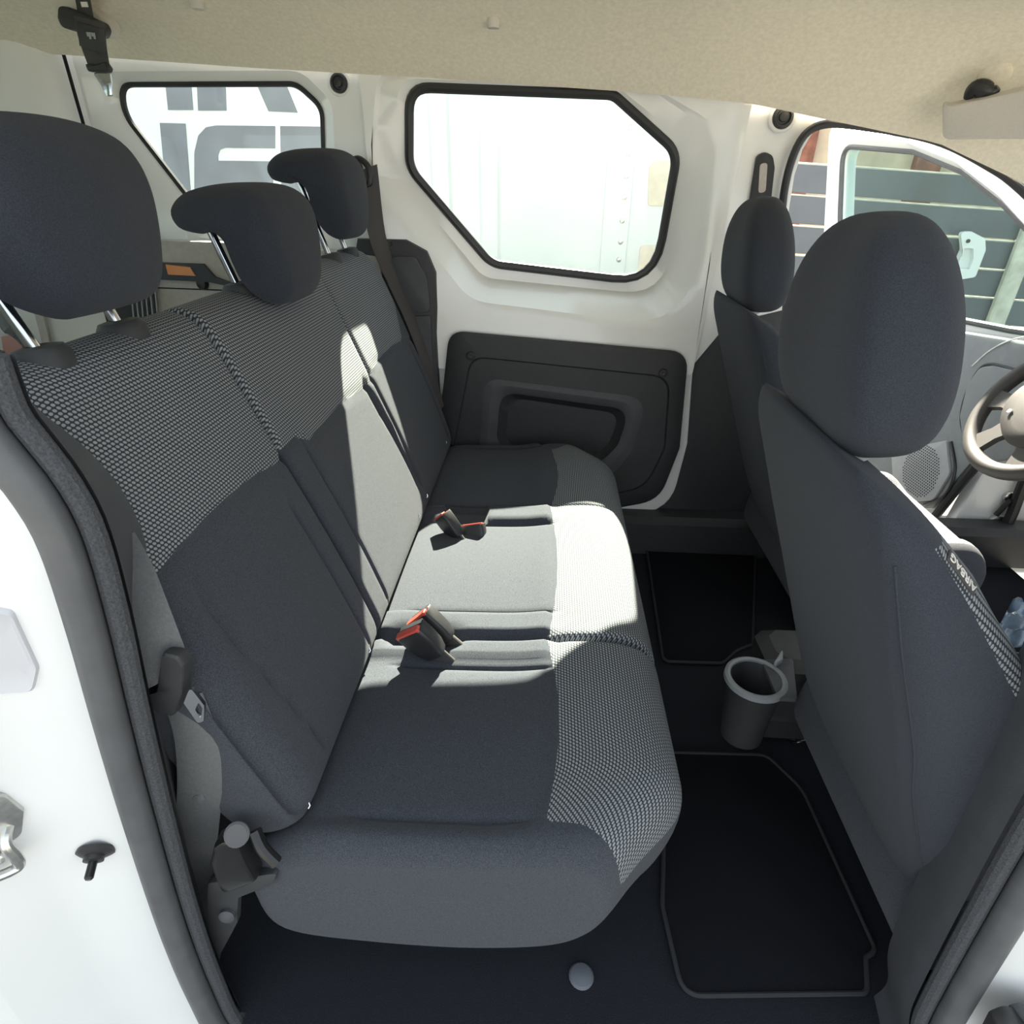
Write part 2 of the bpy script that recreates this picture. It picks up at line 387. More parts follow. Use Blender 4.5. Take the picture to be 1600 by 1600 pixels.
emit('pocket_rim', *rings_panel([rpoly(q(pan2, PY-.006), rp), rpoly(q(pan3, PY-.012), rp), rpoly(grow(q(pan3, PY-.012), -.004), rp), rpoly(q(pan4, PY-.002), rp)], cap=False), TRIM, d1)
emit('pocket', *rings_panel([rpoly(q(pan4, PY-.002), rp), rpoly(q(pan4, PY+.014), rp), rpoly(grow(q(pan4, PY+.036), -.03), rp)]), BLK, d1)
for px, py in ((736, 556), (1036, 583)):
    emit('screw', *lathe([(.0125, 0), (.0125, .004), (.010, .006), (.008, .006), (.007, .003), (.004, .003), (.0038, .006), (.0001, .006)], at(px, py, 'y', PY-.012), (0, -1, 0), 18), RUB, d1)
# lower B-pillar trim and sill kick panel, far side
bt = [(1072, 560), (1080, 500), (1125, 440), (1215, 440), (1240, 700), (1250, 930), (1120, 880), (1055, 852), (1015, 830), (985, 812), (1040, 770), (1064, 700)]
tr = emit('trim_1', *bprism([at(*p, 'y', YW+.06) for p in bt][::-1], (0, -.05, 0), .006), BLK); tag(tr, 'black plastic trim around the foot of the far pillar', kind='structure')
emit('fixing_hole', *lathe([(.011, 0), (.009, .002), (.0001, .002)], at(1064, 826, 'y', YW+.012), (0, -1, 0), 16), DARKHOLE, tr)
emit('belt_anchor', *lathe([(.016, 0), (.016, .006), (.009, .009), (.0001, .009)], at(1106, 858, 'y', YW+.012), (0, -1, 0), 18), TRIM, tr)
# far C-pillar dark trim beside the far seat
ct = [(560, 372), (636, 374), (668, 392), (682, 425), (684, 480), (683, 520), (690, 650), (600, 700), (540, 500)]
tr2 = emit('trim_2', *bprism([at(*p, 'y', DY+.004) for p in ct][::-1], (0, -.015, 0), .008), BLK); tag(tr2, 'black plastic corner trim between the far seat and the white side panel', kind='structure')
cover = [(612, 400), (650, 400), (668, 432), (674, 488), (600, 490)]
emit('hatch_cover', *bprism(rpoly([at(*p, 'y', DY-.011) for p in cover][::-1], .02), (0, -.008, 0), .004), TRIM, tr2)
emit('lower_cover', *bprism(rpoly([at(*p, 'y', DY-.011) for p in ((640, 494), (673, 492), (680, 640), (660, 640))][::-1], .006), (0, -.006, 0), .003), TRIM, tr2)
emit('screw', *lathe([(.007, 0), (.006, .004), (.0001, .003)], at(609, 380, 'y', DY-.011), (0, -1, 0), 12), RUB, tr2)
# cargo side trim below the quarter window
QT = YW-.02
tr3 = emit('trim_3', *bprism([at(*p, 'y', QT) for p in ((215, 372), (440, 380), (600, 400), (600, 640), (150, 640), (150, 372))][::-1], (0, -.03, 0), .006), WARMT); tag(tr3, 'warm grey cargo side trim below the rear quarter window', kind='structure')
emit('ledge', *prism([at(*p, 'y', QT-.03) for p in ((215, 408), (320, 412), (338, 432), (360, 440), (600, 450), (600, 456), (358, 446), (330, 440), (215, 434))][::-1], (0, -.012, 0)), TRIM, tr3)
emit('panel_groove', *prism([at(*p, 'y', QT-.03) for p in ((230, 448), (600, 462), (600, 464), (230, 450))][::-1], (0, -.001, 0)), DARKHOLE, tr3)
lamp = emit('lamp', *bprism([at(*p, 'y', QT-.04) for p in ((260, 413), (298, 417), (307, 431), (264, 429))][::-1], (0, -.006, 0), .002), AMBER, tr3); lamp['label'] = 'amber reflector lens'
emit('knob', *lathe([(.017, 0), (.017, .004), (.012, .012), (.0001, .015)], at(317, 443, 'y', QT-.03), (0, -1, 0), 18), RUB, tr3)
vent = emit('vent', *bprism([at(*p, 'y', QT-.03) for p in ((165, 455), (243, 440), (250, 505), (170, 520))][::-1], (0, -.015, 0), .003), BLK, tr3)
for k in range(6):
    x0 = 205+k*7.5; emit('vent_rib', *prism([at(*p, 'y', QT-.045) for p in ((x0, 448), (x0+2, 448), (x0+8, 512), (x0+6, 512))][::-1], (0, -.006, 0)), GRAYL, vent)
# rear end: D-pillar and rear doors
XR = -1.62
def YZ(y, z, x=XR-.12): return Vector((x, y, z))
rw_o = [YZ(.30, -.05), YZ(1.80, -.05), YZ(1.80, 1.42), YZ(1.06, 1.42), YZ(1.06, 1.42-.001), YZ(.30, 1.42)]
wr = empty('wall_rear', (XR-.12, 1.06, 0)); tag(wr, 'white inside of the closed rear doors with their windows', kind='structure')
for ya, yb in ((.30, 1.055), (1.065, 1.80)):
    o4 = [YZ(ya, -.05), YZ(yb, -.05), YZ(yb, 1.42), YZ(ya, 1.42)]; i4 = [YZ(ya+.14, .74), YZ(yb-.09, .74), YZ(yb-.09, 1.22), YZ(ya+.14, 1.22)]
    ro_, ri_ = rpoly(o4, .005), rpoly(i4, .06); dx_ = Vector((.05, 0, 0))
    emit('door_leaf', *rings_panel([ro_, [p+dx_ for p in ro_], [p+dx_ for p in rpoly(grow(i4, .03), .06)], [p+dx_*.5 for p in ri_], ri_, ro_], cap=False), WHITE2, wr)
    emit('door_pane', *prism(rpoly([p+dx_*.4 for p in grow(i4, .005)], .06), (.004, 0, 0)), GLASSD, wr)
dpil = [(1.745, -1.17), (1.71, -1.19), (1.67, -1.25), (1.63, -1.40), (1.62, -1.56), (1.745, -1.66)]
emit('corner_pillar', *loft([[Vector((x, y, z)) for y, x in dpil] for z in (0, .5, .9, 1.15, 1.34)]), WHITE, wr)
emit('pillar_seam', *tube([(-1.174, 1.712, .9), (-1.172, 1.712, 1.15), (-1.17, 1.708, 1.33)], .004, 6), DARKHOLE, wr)
emit('door_step', *box((XR-.05, 1.2, .55), (.10, .8, .5), .02), GRAYL, wr)
emit('hinge_strip', *ribbon([at(44, 420, 'y', 1.61), at(70, 520, 'y', 1.61), at(86, 600, 'y', 1.61)], (.012, 0, 0), .01), WARMT, wr)
emit('red_reflection', *bprism([at(*p, 'y', 1.618) for p in ((5, 525), (36, 520), (42, 580), (14, 590))], (0, -.008, 0), .002), mat('red_reflection_tint', (.62, .34, .31), .4), wr)  # tail light's reflection on the white panel, put in as a pink plate
cb = [at(6, 490, 'y', 1.60), at(10, 512, 'y', 1.595), at(28, 526, 'y', 1.595), at(64, 562, 'y', 1.60)]
sp = spline(cb, 60); pr = []
for i in range(60): pr.append(.011*(1.0 if (i//1) % 2 else .78) if i > 18 else .013)
tag(emit('corrugated_cable', *tube(sp, pr, 10), GRAY), 'ribbed grey cable sleeve at the rear door hinge', 'cable')
# ---- near side: jamb round the open sliding-door aperture
sealp = [(-70, 560), (-30, 655), (8, 705), (62, 772), (104, 850), (146, 985), (184, 1130), (226, 1280), (276, 1440), (318, 1545), (360, 1620), (440, 1690)]
def N(px, py, Y): return at(px, py, 'y', Y)
L0 = [N(x-10, y, .372) for x, y in sealp]
zs = L0[-1].z-.015
L0 += [Vector((-.20, .372, zs)), Vector((.10, .372, zs)), Vector((.40, .372, zs))]
rightp = [(1440, 1690), (1478, 1600), (1600, 1392), (1720, 1200), (1900, 900)]
L0 += [N(x, y, .372) for x, y in rightp]
L0 += [Vector((L0[-1].x-.01, .372, 1.0)), Vector((L0[-1].x-.03, .372, 1.27))]
P0 = spline(L0, 260)
cxy = Vector((0, 0, .55))
def inset(P, d, dy):
    out = []
    for i, p in enumerate(P):
        t = P[min(len(P)-1, i+1)]-P[max(0, i-1)]; n = Vector((-t.z, 0, t.x)).normalized()
        if n.dot(Vector((0, 0, .6))-Vector((p.x, 0, p.z))) < 0: n = -n
        out.append(Vector((p.x, p.y+dy, p.z))+n*d)
    return out
ts = empty('trim_4', (0, .372, 0)); tag(ts, 'rubber weatherstrip around the near sliding door opening', kind='structure')
emit('seal_bulb', *tube(P0, .0145, 12), RUBG, ts)
P1 = inset(P0, .0205, .012)
emit('seal_lip', *tube(P1, [.0085]*260, 10), FLOCK, ts)
P1b = inset(P0, .010, .018); emit('seal_groove', *tube(P1b, .010, 8), RUB, ts)
P2 = inset(P0, .026, .022); P4 = spline([N(x, y, .432) for x, y in ((-60, 600), (10, 672), (90, 735), (150, 800), (188, 868), (205, 930), (217, 1010), (240, 1100), (268, 1210), (300, 1360), (330, 1490), (352, 1560), (420, 1640))], 112)
nl = 112
tl_ = emit('trim_5', *loft([P2[:nl], [a.lerp(b, .5)+Vector((0, -.006, 0)) for a, b in zip(P2, P4)], P4, [p+Vector((-.012, .05, 0)) for p in P4]], closed=False), TRIM); tag(tl_, 'dark grey trim along the rear edge of the near door opening', kind='structure')
emit('trim_slot', *tube([N(205, 1045, .402), N(209, 1066, .402)], .004, 8), RUB, tl_)
nr = 172
BB = inset(P0, .028, .046); nr = nl+4; B3 = [a.lerp(b, .6)+Vector((0, -.006, 0)) for a, b in zip(P2, BB)]
tb = emit('trim_6', *loft([P2[nr:], B3[nr:], BB[nr:], [p+Vector((.01, .05, 0)) for p in BB[nr:]]], closed=False), TRIM); tag(tb, 'dark grey trim on the near pillar beside the front seat', kind='structure')
J0 = inset(P0, -.006, .004); J1 = inset(P0, -.05, -.004); J2 = inset(P0, -.10, -.03); J3 = inset(P0, -.13, -.09); J4 = inset(P0, -.30, -.12)
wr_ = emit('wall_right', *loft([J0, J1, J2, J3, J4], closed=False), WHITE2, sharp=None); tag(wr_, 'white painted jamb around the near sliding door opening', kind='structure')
# body side behind the jamb (closes the load space on the near side)
side = [Vector((-.46, .40, -.1)), Vector((-.47, .40, .55)), Vector((-.455, .40, .82)), Vector((-.50, .40, 1.0)), Vector((-.56, .40, 1.30)), Vector((-1.78, .40, 1.36)), Vector((-1.78, .40, -.1))]
so4 = [Vector((-.50, .40, -.1)), Vector((-.455, .40, .80)), Vector((-.56, .40, 1.30)), Vector((-1.78, .40, 1.36)), Vector((-1.78, .40, -.1))]
si4 = [Vector((-.72, .40, .92)), Vector((-.66, .40, 1.0)), Vector((-.68, .40, 1.25)), Vector((-1.45, .40, 1.25)), Vector((-1.30, .40, .92))]
so5, si5 = rpoly(so4, .01), rpoly(si4, .05); dy_ = Vector((0, -.03, 0))
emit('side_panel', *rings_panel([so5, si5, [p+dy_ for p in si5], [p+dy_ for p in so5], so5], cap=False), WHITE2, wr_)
emit('side_pane', *prism([p+dy_*.5 for p in grow(si5, .004)], (0, -.004, 0)), GLASS, wr_)
# latch recess, striker and buffer pin on the rear jamb
def jamb(px, py, off=0):
    h = hit([wr_], px, py)
    if not h: return N(px, py, .36)
    n = h[1] if h[1].dot(CAM-h[0]) > 0 else -h[1]; return h[0]+n*off
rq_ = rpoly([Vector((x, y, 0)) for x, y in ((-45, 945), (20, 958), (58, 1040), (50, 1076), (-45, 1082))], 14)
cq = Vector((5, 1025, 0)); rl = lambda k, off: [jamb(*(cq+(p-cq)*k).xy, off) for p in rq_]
emit('jamb_recess', *rings_panel([rl(1.08, 0), rl(1.0, .004), rl(.93, .003), rl(.8, .0006), rl(.4, .0006)]), mat('recess_shade_grey', (.52, .52, .55), .5), wr_)  # shade of the sheet-metal hollow put in as a grey colour
st = empty('door_striker', jamb(15, 1290)); tag(st, 'steel U-shaped door striker on the near white jamb', 'striker')
emit('striker_plate', *bprism(rpoly([jamb(*p) for p in ((-30, 1235), (10, 1240), (38, 1262), (34, 1300), (0, 1320), (-30, 1325))], .008), (.003, -.004, 0), .001), STEEL, st)
emit('striker_loop', *tube(spline([jamb(16, 1282)+Vector((0, 0, 0)), jamb(22, 1288)+Vector((.006, -.018, 0)), jamb(44, 1302)+Vector((.004, -.022, -.002)), jamb(46, 1320)+Vector((.004, -.022, -.002)), jamb(-10, 1350)+Vector((0, -.02, 0))], 30), .0052, 10), STEEL, st)
emit('striker_bolt', *lathe([(.007, 0), (.007, .005), (.005, .006), (.004, .003), (.0001, .003)], jamb(4, 1330)+Vector((0, -.004, 0)), (.3, -1, 0), 12), STEEL, st)
bf = empty('buffer_pin', jamb(148, 1330)); tag(bf, 'small black locating pin with rubber washer on the near white jamb', 'pin')
ax = Vector((.25, -1, -.35)).normalized(); c = jamb(150, 1328, .001)
emit('rubber_washer', *lathe([(.018, -.002), (.0185, .002), (.013, .005), (.010, .0055), (.010, .010), (.006, .011), (.0001, .011)], c, ax, 24), RUB, bf)
emit('pin', *lathe([(.0045, .008), (.0045, .026), (.003, .028), (.0001, .028)], c, ax, 14), BLKM, bf)
b2 = empty('door_buffer', N(1575, 1590, .33)); tag(b2, 'black rubber door stop low on the near front jamb', 'door stop')
emit('buffer_body', *bprism(rpoly([N(*p, .345) for p in ((1535, 1600), (1545, 1580), (1568, 1570), (1640, 1590), (1640, 1680), (1540, 1680))][::-1], .01), (0, -.02, 0), .006), RUB, b2)
emit('buffer_cap', *bprism(rpoly([N(*p, .348) for p in ((1572, 1572), (1590, 1566), (1650, 1580), (1650, 1610))][::-1], .006), (.005, -.02, .006), .004), TRIM, b2)

# ================================================================== REAR SEATS
CPROF = [(-.345, .145), (-.362, .24), (-.345, .325), (-.27, .367), (-.15, .372), (-.03, .377), (.06, .391), (.135, .392), (.185, .372), (.209, .328), (.204, .265), (.170, .195), (.10, .150), (-.05, .125), (-.22, .122)]
def ysamples(y0, y1, rnd, extra=()):
    out = []
    for k in range(13): out.append(y0+rnd*(1-math.cos(k/12*math.pi/2)))
    n = int((y1-y0-2*rnd)/.008)
    out += [lerp(y0+rnd, y1-rnd, (k+1)/(n+1)) for k in range(n)]
    for k in range(13): out.append(y1-rnd*(1-math.cos((12-k)/12*math.pi/2)))
    for e in extra: out += [e+d for d in (-.006, -.004, -.002, 0, .002, .004, .006)]
    return sorted(set(round(v, 5) for v in out))
def soft_loft(prof, ys, warp, ends, n=120):
    """profile in (x, z) lofted along Y; ends(Y) gives the inward offset at rounded ends; returns verts, faces, uv"""
    base = spline([Vector((p[0], p[1])) for p in prof], n, True); base.append(base[0])
    cx = sum(p.x for p in base)/len(base); cz = sum(p.y for p in base)/len(base)
    hx = (max(p.x for p in base)-min(p.x for p in base))/2; hz = (max(p.y for p in base)-min(p.y for p in base))/2
    L = [0]
    for a, b in zip(base, base[1:]): L.append(L[-1]+(b-a).length)
    V, U, F = [], [], []
    for y in ys:
        d = ends(y)
        for k, p in enumerate(base):
            x = cx+(p.x-cx)*(1-d/hx); z = cz+(p.y-cz)*(1-d/hz)
            V.append(Vector(warp(x, y, z))); U.append((L[k], y))
    m = len(base)
    for i in range(len(ys)-1):
        for j in range(m-1): a = i*m+j; F.append([a, a+1, a+m+1, a+m])
    F.append(list(range(m-1))[::-1]); k = (len(ys)-1)*m; F.append(list(range(k, k+m-1)))
    return V, F, U
def endfn(y0, y1, r0, r1):
    def f(y):
        d = 0
        if y < y0+r0: d = r0*(1-math.sqrt(max(0, 1-((y0+r0-y)/r0)**2)))
        if y > y1-r1: d = r1*(1-math.sqrt(max(0, 1-((y-y1+r1)/r1)**2)))
        return d
    return f
def two_tone(root, stem, V, F, U, sd):
    a, b = split(V, F, sd, U)
    emit('woven_panel', a[0], a[1], WOV, root, a[2], sharp=None, recalc=False)
    emit(stem, b[0], b[1], FAB, root, b[2], sharp=None, recalc=False)
def seams(Y, gs, w=.0045): return sum(gauss(Y, g, w) for g in gs)
Y0, YG, YE = .412, .787, 1.676
SEAM_X = .032
# ---- near single seat
rs = empty('single_rear_seat', (-.05, .6, .14)); tag(rs, 'near single rear seat with raised headrest and grey woven panels', 'seat', 'rear seats')
def warp_c1(x, y, z):
    top = sm(.34, .372, z); back = 1-sm(SEAM_X-.02, SEAM_X+.01, x)
    b = -.007*seams(y, (.458, .722))*back*sm(-.24, -.2, x)
    b += .010*sm(.735, .75, y)*back + .007*(1-sm(.43, .455, y))*back
    b += -.004*gauss(x, SEAM_X, .006) + .006*math.sin(math.pi*max(0, min(1, (y-.46)/.26)))*back
    b -= .028*gauss(y, .79, .022)*sm(-.26, -.24, x)*(1-sm(-.16, -.11, x))
    k = sm(Y0+.15, Y0, y)**1.3; x2 = x - (x+.1)*.30*k if x > -.1 else x
    if y < .5: x2 -= .02*sm(-.2, -.29, x)*0
    return (x2, y+ (.012*sm(.30, .14, z) if y < .5 else 0), z+b*top)
V, F, U = soft_loft(CPROF, ysamples(Y0, YG-.004, .035, (.458, .722)), warp_c1, endfn(Y0, YG-.004, .035, .012))
def sd_c1(v):
    x, y, z = v
    xb = SEAM_X-.012+.018*math.sin(math.pi*(y-.45)/.33)
    edge = interp([(.0, .452), (.03, .452), (.065, .449), (.09, .437), (.118, .420), (.14, .405), (.3, .30)], x)
    return min(x-xb, y-edge, (z-.318+.25*max(0, x-.16)*0))
two_tone(rs, 'cushion', V, F, U, sd_c1)
# backrests share one leaning frame
BO = Vector((-.262, .36)); BT = math.radians(19)
BU = Vector((-math.sin(BT), math.cos(BT))); BN = Vector((math.cos(BT), math.sin(BT)))
BPROF = [(.004, .03), (.012, .10), (.012, .22), (.006, .36), (.001, .48), (-.006, .56), (-.03, .592), (-.065, .596), (-.098, .58), (-.112, .52), (-.112, .3), (-.108, .1), (-.09, .02), (-.04, .005)]
def bpt(n, y, s): w = BO+BN*n+BU*s; return Vector((w.x, y, w.y))
def bpix(px, py, n=.004): # pixel -> (y, s) on the backrest face
    nrm = Vector((BN.x, 0, BN.y)); p = atp(px, py, bpt(n, 0, 0), nrm); d = Vector((p.x, p.z))-BO; return (p.y, d.dot(BU))
def back(root, y0, y1, rn, rf, warp, sd, extra):
    def wr(n, y, s):
        n2, y2, s2 = warp(n, y, s); return bpt(n2, y2, s2)
    V, F, U = soft_loft(BPROF, ysamples(y0, y1, .03, extra), wr, endfn(y0, y1, rn, rf), n=130)
    def sdv(v):
        d = Vector((v[0], v[2]))-BO; return sd(d.dot(BN), v[1], d.dot(BU))
    two_tone(root, 'backrest', V, F, U, sdv)
lowA = sorted(bpix(*p) for p in ((458, 700), (436, 722), (400, 742), (360, 772), (320, 810), (280, 855), (246, 900)))
edgeA = sorted((s, y) for y, s in (bpix(*p) for p in ((246, 900), (214, 862), (186, 832), (160, 815))))
edgeA += [(edgeA[-1][0]+.12, .462), (.60, .462)]
NY0 = .432
def warp_b1(n, y, s):
    k = sm(NY0+.09, NY0, y)
    s2 = s-.03*k*k*sm(.4, .58, s)
    f = sm(-.01, .004, n)
    low = interp(lowA, y)
    g = -.005*gauss(s, low, .006)*f*sm(.45, .47, y)
    g += -.006*(gauss(y, lerp(.53, .50, sm(0, .3, s)), .004)*sm(.36, .30, s)+gauss(y, .735, .004)*sm(.33, .28, s))*f*sm(.03, .06, s)
    g += -.018*sm(.48, .43, y)*sm(.45, .2, s)*f
    return (n+g, y, s2)
def sd_b1(n, y, s):
    e = interp(edgeA, s); return min(s-interp(lowA, y), y-e, n+.035 if s < .56 else 1)
back(rs, NY0, YG-.004, .03, .010, warp_b1, sd_b1, (.735,))
# ---- far double seat
rb = empty('rear_bench', (-.05, 1.25, .14)); tag(rb, 'far double rear bench with two headrests and a sunlit middle place', 'seat', 'rear seats')
G2 = (.862, 1.182, 1.268, 1.635)
def warp_c2(x, y, z):
    top = sm(.34, .372, z); back_ = 1-sm(SEAM_X-.02, SEAM_X+.01, x)
    b = -.007*seams(y, G2)*back_*sm(-.24, -.2, x)
    b += .010*(sm(.80, .81, y)-sm(.852, .86, y))*back_ + .012*(sm(1.186, 1.20, y)-sm(1.25, 1.264, y))*back_ + .010*sm(1.638, 1.655, y)*back_
    b += -.004*gauss(x, SEAM_X, .006) - .004*gauss(y, 1.262, .004)*(1-back_)
    b += (.006*math.sin(math.pi*max(0, min(1, (y-.86)/.32))) + .008*math.sin(math.pi*max(0, min(1, (y-1.27)/.36))))*back_
    b -= .028*gauss(y, .79, .022)*sm(-.26, -.24, x)*(1-sm(-.16, -.11, x))
    b -= .022*(sm(1.185, 1.195, y)-sm(1.25, 1.26, y))*sm(-.225, -.215, x)*(1-sm(-.13, -.12, x))
    k = sm(YE-.17, YE, y)**1.3; x2 = x-(x+.1)*.30*k if x > -.1 else x
    return (x2, y, z+b*top)
V, F, U = soft_loft(CPROF, ysamples(YG+.006, YE, .035, G2), warp_c2, endfn(YG+.006, YE, .012, .05))
def sd_c2(v):
    x, y, z = v
    w = .015*math.sin(math.pi*(y-.80)/.45) if y < 1.25 else .02*math.sin(math.pi*(y-1.25)/.36)
    e = interp([(.0, 1.60), (.04, 1.60), (.10, 1.655), (.3, 1.72)], x)
    return min(x-SEAM_X+.008-w, e-y, z-.318)
two_tone(rb, 'cushion', V, F, U, sd_c2)
low2 = sorted(bpix(*p) for p in ((462, 682), (484, 688), (500, 668), (530, 632), (560, 612), (577, 598), (584, 574), (600, 552), (622, 534), (640, 532)))
edge2 = sorted((s, y) for y, s in (bpix(*p) for p in ((628, 536), (620, 490), (611, 440), (598, 420))))
edge2 = [(0, edge2[0][1])]+edge2
def warp_b2(n, y, s):
    k = sm(1.585, 1.668, y); s2 = s-.06*k*k*sm(.3, .58, s); f = sm(-.01, .004, n)
    low = interp(low2, y)
    g = -.005*gauss(s, low, .006)*f
    g += -.006*(gauss(y, .855, .004)*sm(.38, .33, s)+gauss(y, 1.60, .004)*sm(.36, .3, s))*f*sm(.03, .06, s)
    g += -.008*gauss(y, 1.245, .006)*f*sm(.05, .1, s)
    g += -.034*gauss(y, 1.225-.03*sm(.1, .4, s), .010)*f*sm(.06, .16, s)*(1-sm(.30, .37, s))
    return (n+g, y, s2)
def sd_b2(n, y, s):
    return min(s-interp(low2, y), interp(edge2, s)-y, n+.035 if s < .56 else 1)
back(rb, YG+.006, 1.668, .010, .04, warp_b2, sd_b2, (.855, 1.2, 1.245, 1.60))
# dark slit between the two backrests
# hinge-side covers and chrome staples along the seat/back joint
for px, py, par in ((697, 692, rb), (667, 775, rb), (655, 806, rb), (577, 1016, rs), (482, 1258, rs)):
    c = hit([q for q in par.children if q.name.startswith(('cushion', 'backrest'))], px, py)[0]; emit('joint_staple', *tube([c+Vector((0, -.002, -.003)), c+Vector((.002, 0, 0)), c+Vector((0, .002, .004))], .0013, 6), CHROME, par)
# ---- headrests
HPROF = [(-.135, -.015), (-.14, .012), (-.11, .036), (-.05, .043), (.005, .038), (.032, .01), (.040, -.05), (.038, -.115), (.015, -.142), (-.018, -.132), (-.032, -.09), (-.045, -.04), (-.075, -.018), (-.11, -.022)]
def headrest(root, x, y, z, wid=.115, sc=1.0, lean=0.0, posts=(), zbase=.9, hr=.045):
    def wr(a, yy, c):
        t = (yy-y)/wid; a2, c2 = a*sc, c*sc
        yy = y+(yy-y)*(1-.26*sm(-.02, -.15, c)*sm(-.05, 0, a))
        a2 -= .020*t*t*sm(-.1, .03, a); c2 -= .012*t*t*sm(-.05, .04, c)
        ca, sa = math.cos(lean), math.sin(lean)
        return (x+a2*ca-c2*sa, yy, z+a2*sa+c2*ca)
    V, F, U = soft_loft(HPROF, ysamples(y-wid, y+wid, hr), wr, endfn(y-wid, y+wid, hr*.8, hr*.8), n=90)
    h = emit('headrest', V, F, FABK, root, U, sharp=None, recalc=False)
    sp_ = []
    for (dy, x0, z0, x1, z1) in posts:
        emit('headrest_post', *tube([(x0, y+dy, z0), (x1, y+dy, z1)], .0062, 14), CHROME, h)
        emit('post_guide', *lathe([(.026, -.012), (.026, .004), (.022, .010), (.012, .012), (.009, .010), (.0001, .010)], (x1+.001, y+dy, z1+.002), (-.15, 0, 1), 20), BLK, h)
    return h
headrest(rs, -.450, .615, 1.072, .116, .90, .02, [(-.062, -.535, 1.045, -.487, .905), (.062, -.535, 1.045, -.487, .905)])
headrest(rb, -.424, 1.035, 1.017, .115, .92, .0, [(-.062, -.515, .995, -.487, .905), (.062, -.515, .995, -.487, .905)])
headrest(rb, -.455, 1.480, 1.080, .115, .94, .0, [(-.062, -.535, 1.06, -.487, .905), (.062, -.535, 1.06, -.487, .905)])
# ---- seat hinge bracket at the near corner
hb = empty('hinge_bracket', (-.33, .425, .2)); tag(hb, 'black steel seat hinge bracket at the near corner of the rear seat', 'bracket')
def H(px, py, y=.412): return at(px, py, 'y', y)
V, F = bprism(rpoly([H(*p) for p in ((346, 1298), (362, 1288), (384, 1292), (394, 1316), (412, 1352), (360, 1372), (340, 1325))][::-1], .008), (0, -.022, 0), .006); emit('bracket_arm', V, F, BLKM, hb)
V, F = tube(spline([H(398, 1298, .41), H(410, 1325, .40), H(432, 1348, .395)], 16), .0075, 10); emit('bracket_rib', V, F, BLKM, hb)
emit('pivot_bolt', *lathe([(.0135, 0), (.0135, .003), (.011, .0045), (.009, .004), (.0001, .004)], H(371, 1303, .388), (.15, -.75, .65), 20), mat('dark_zinc', (.075, .075, .08), .7), hb)
emit('base_plate', *bprism(rpoly([H(*p, .415) for p in ((330, 1368), (440, 1352), (432, 1368), (378, 1388), (376, 1430), (350, 1478), (322, 1480))][::-1], .008), (0, -.010, 0), .003), BLK, hb)
emit('base_bolt', *lathe([(.010, 0), (.010, .005), (.005, .008), (.0001, .008)], H(356, 1428, .404), (.1, -1, .2), 18), TRIM, hb)
# ---- buckles
def buckle(c, along, face, lab, L=.062, w=.027, t=.017, capped=True):
    """c = foot, along = direction towards the slot, face = wide-side normal"""
    a = Vector(along).normalized(); f = Vector(face); f = (f-a*f.dot(a)).normalized(); s = a.cross(f)
    o = empty('seat_buckle', c); tag(o, lab, 'seat buckle', 'seat belt buckles'); c = Vector(c)
    def sec(h, k, kt=1): return [c+a*h+s*w*k*math.copysign(abs(math.cos(q))**.35, math.cos(q))+f*t*kt*math.copysign(abs(math.sin(q))**.35, math.sin(q)) for q in [2*math.pi*i/28 for i in range(28)]]
    emit('housing', *loft([sec(0, .55, .6), sec(.004, .7, .8), sec(L*.3, .92, .95), sec(L*.6, 1, 1), sec(L*.93, 1, 1), sec(L*.97, .97, .95)]), RUB, o)
    h = emit('release_button', *loft([[c+a*hh+s*(w*.92*k)*u+f*t*(.10+.42*(v+1))*1.0 for u, v in ((1, -.75), (1, .75), (.9, .95), (-.9, .95), (-1, .75), (-1, -.75), (-.9, -.95), (.9, -.95))] for hh, k in ((L*.9, 1), (L*1.0, 1), (L*1.03, .94))]), RED, o)
    emit('metal_slot', *loft([[c+a*hh+s*w*.9*u-f*t*(.55+.3*v) for u, v in ((1, 1), (-1, 1), (-1, -1), (1, -1))] for hh in (L*.9, L*.985)]), STEEL, o)
    emit('stalk', *ribbon([c-a*.05, c-a*.02, c+a*.01], s*w*.6, .006), BELTB, o)
    return o
k1 = at(684, 1022, 'z', .385); k2 = at(700, 1000, 'z', .385)
buckle(k1, at(642, 985, 'z', .437)-k1, (-.2, -1, .0), 'nearer black buckle with red button by the near rear seat', .070, .026, .015)
buckle(k2, at(655, 962, 'z', .43)-k2, (-.2, -1, 0), 'farther black buckle of the pair by the near rear seat', .068, .026, .015)
k3 = at(716, 838, 'z', .375)
buckle(k3, at(692, 806, 'z', .415)-k3, (-.9, -.2, .5), 'tilted black buckle standing beside the far side of the sunlit middle place', .060, .024, .014)
k4 = at(744, 850, 'z', .352)
buckle(k4, Vector((-.02, .05, .10)), (-.2, -.9, .3), 'red topped buckle sunk in its pocket at the middle place', .045, .026, .014)

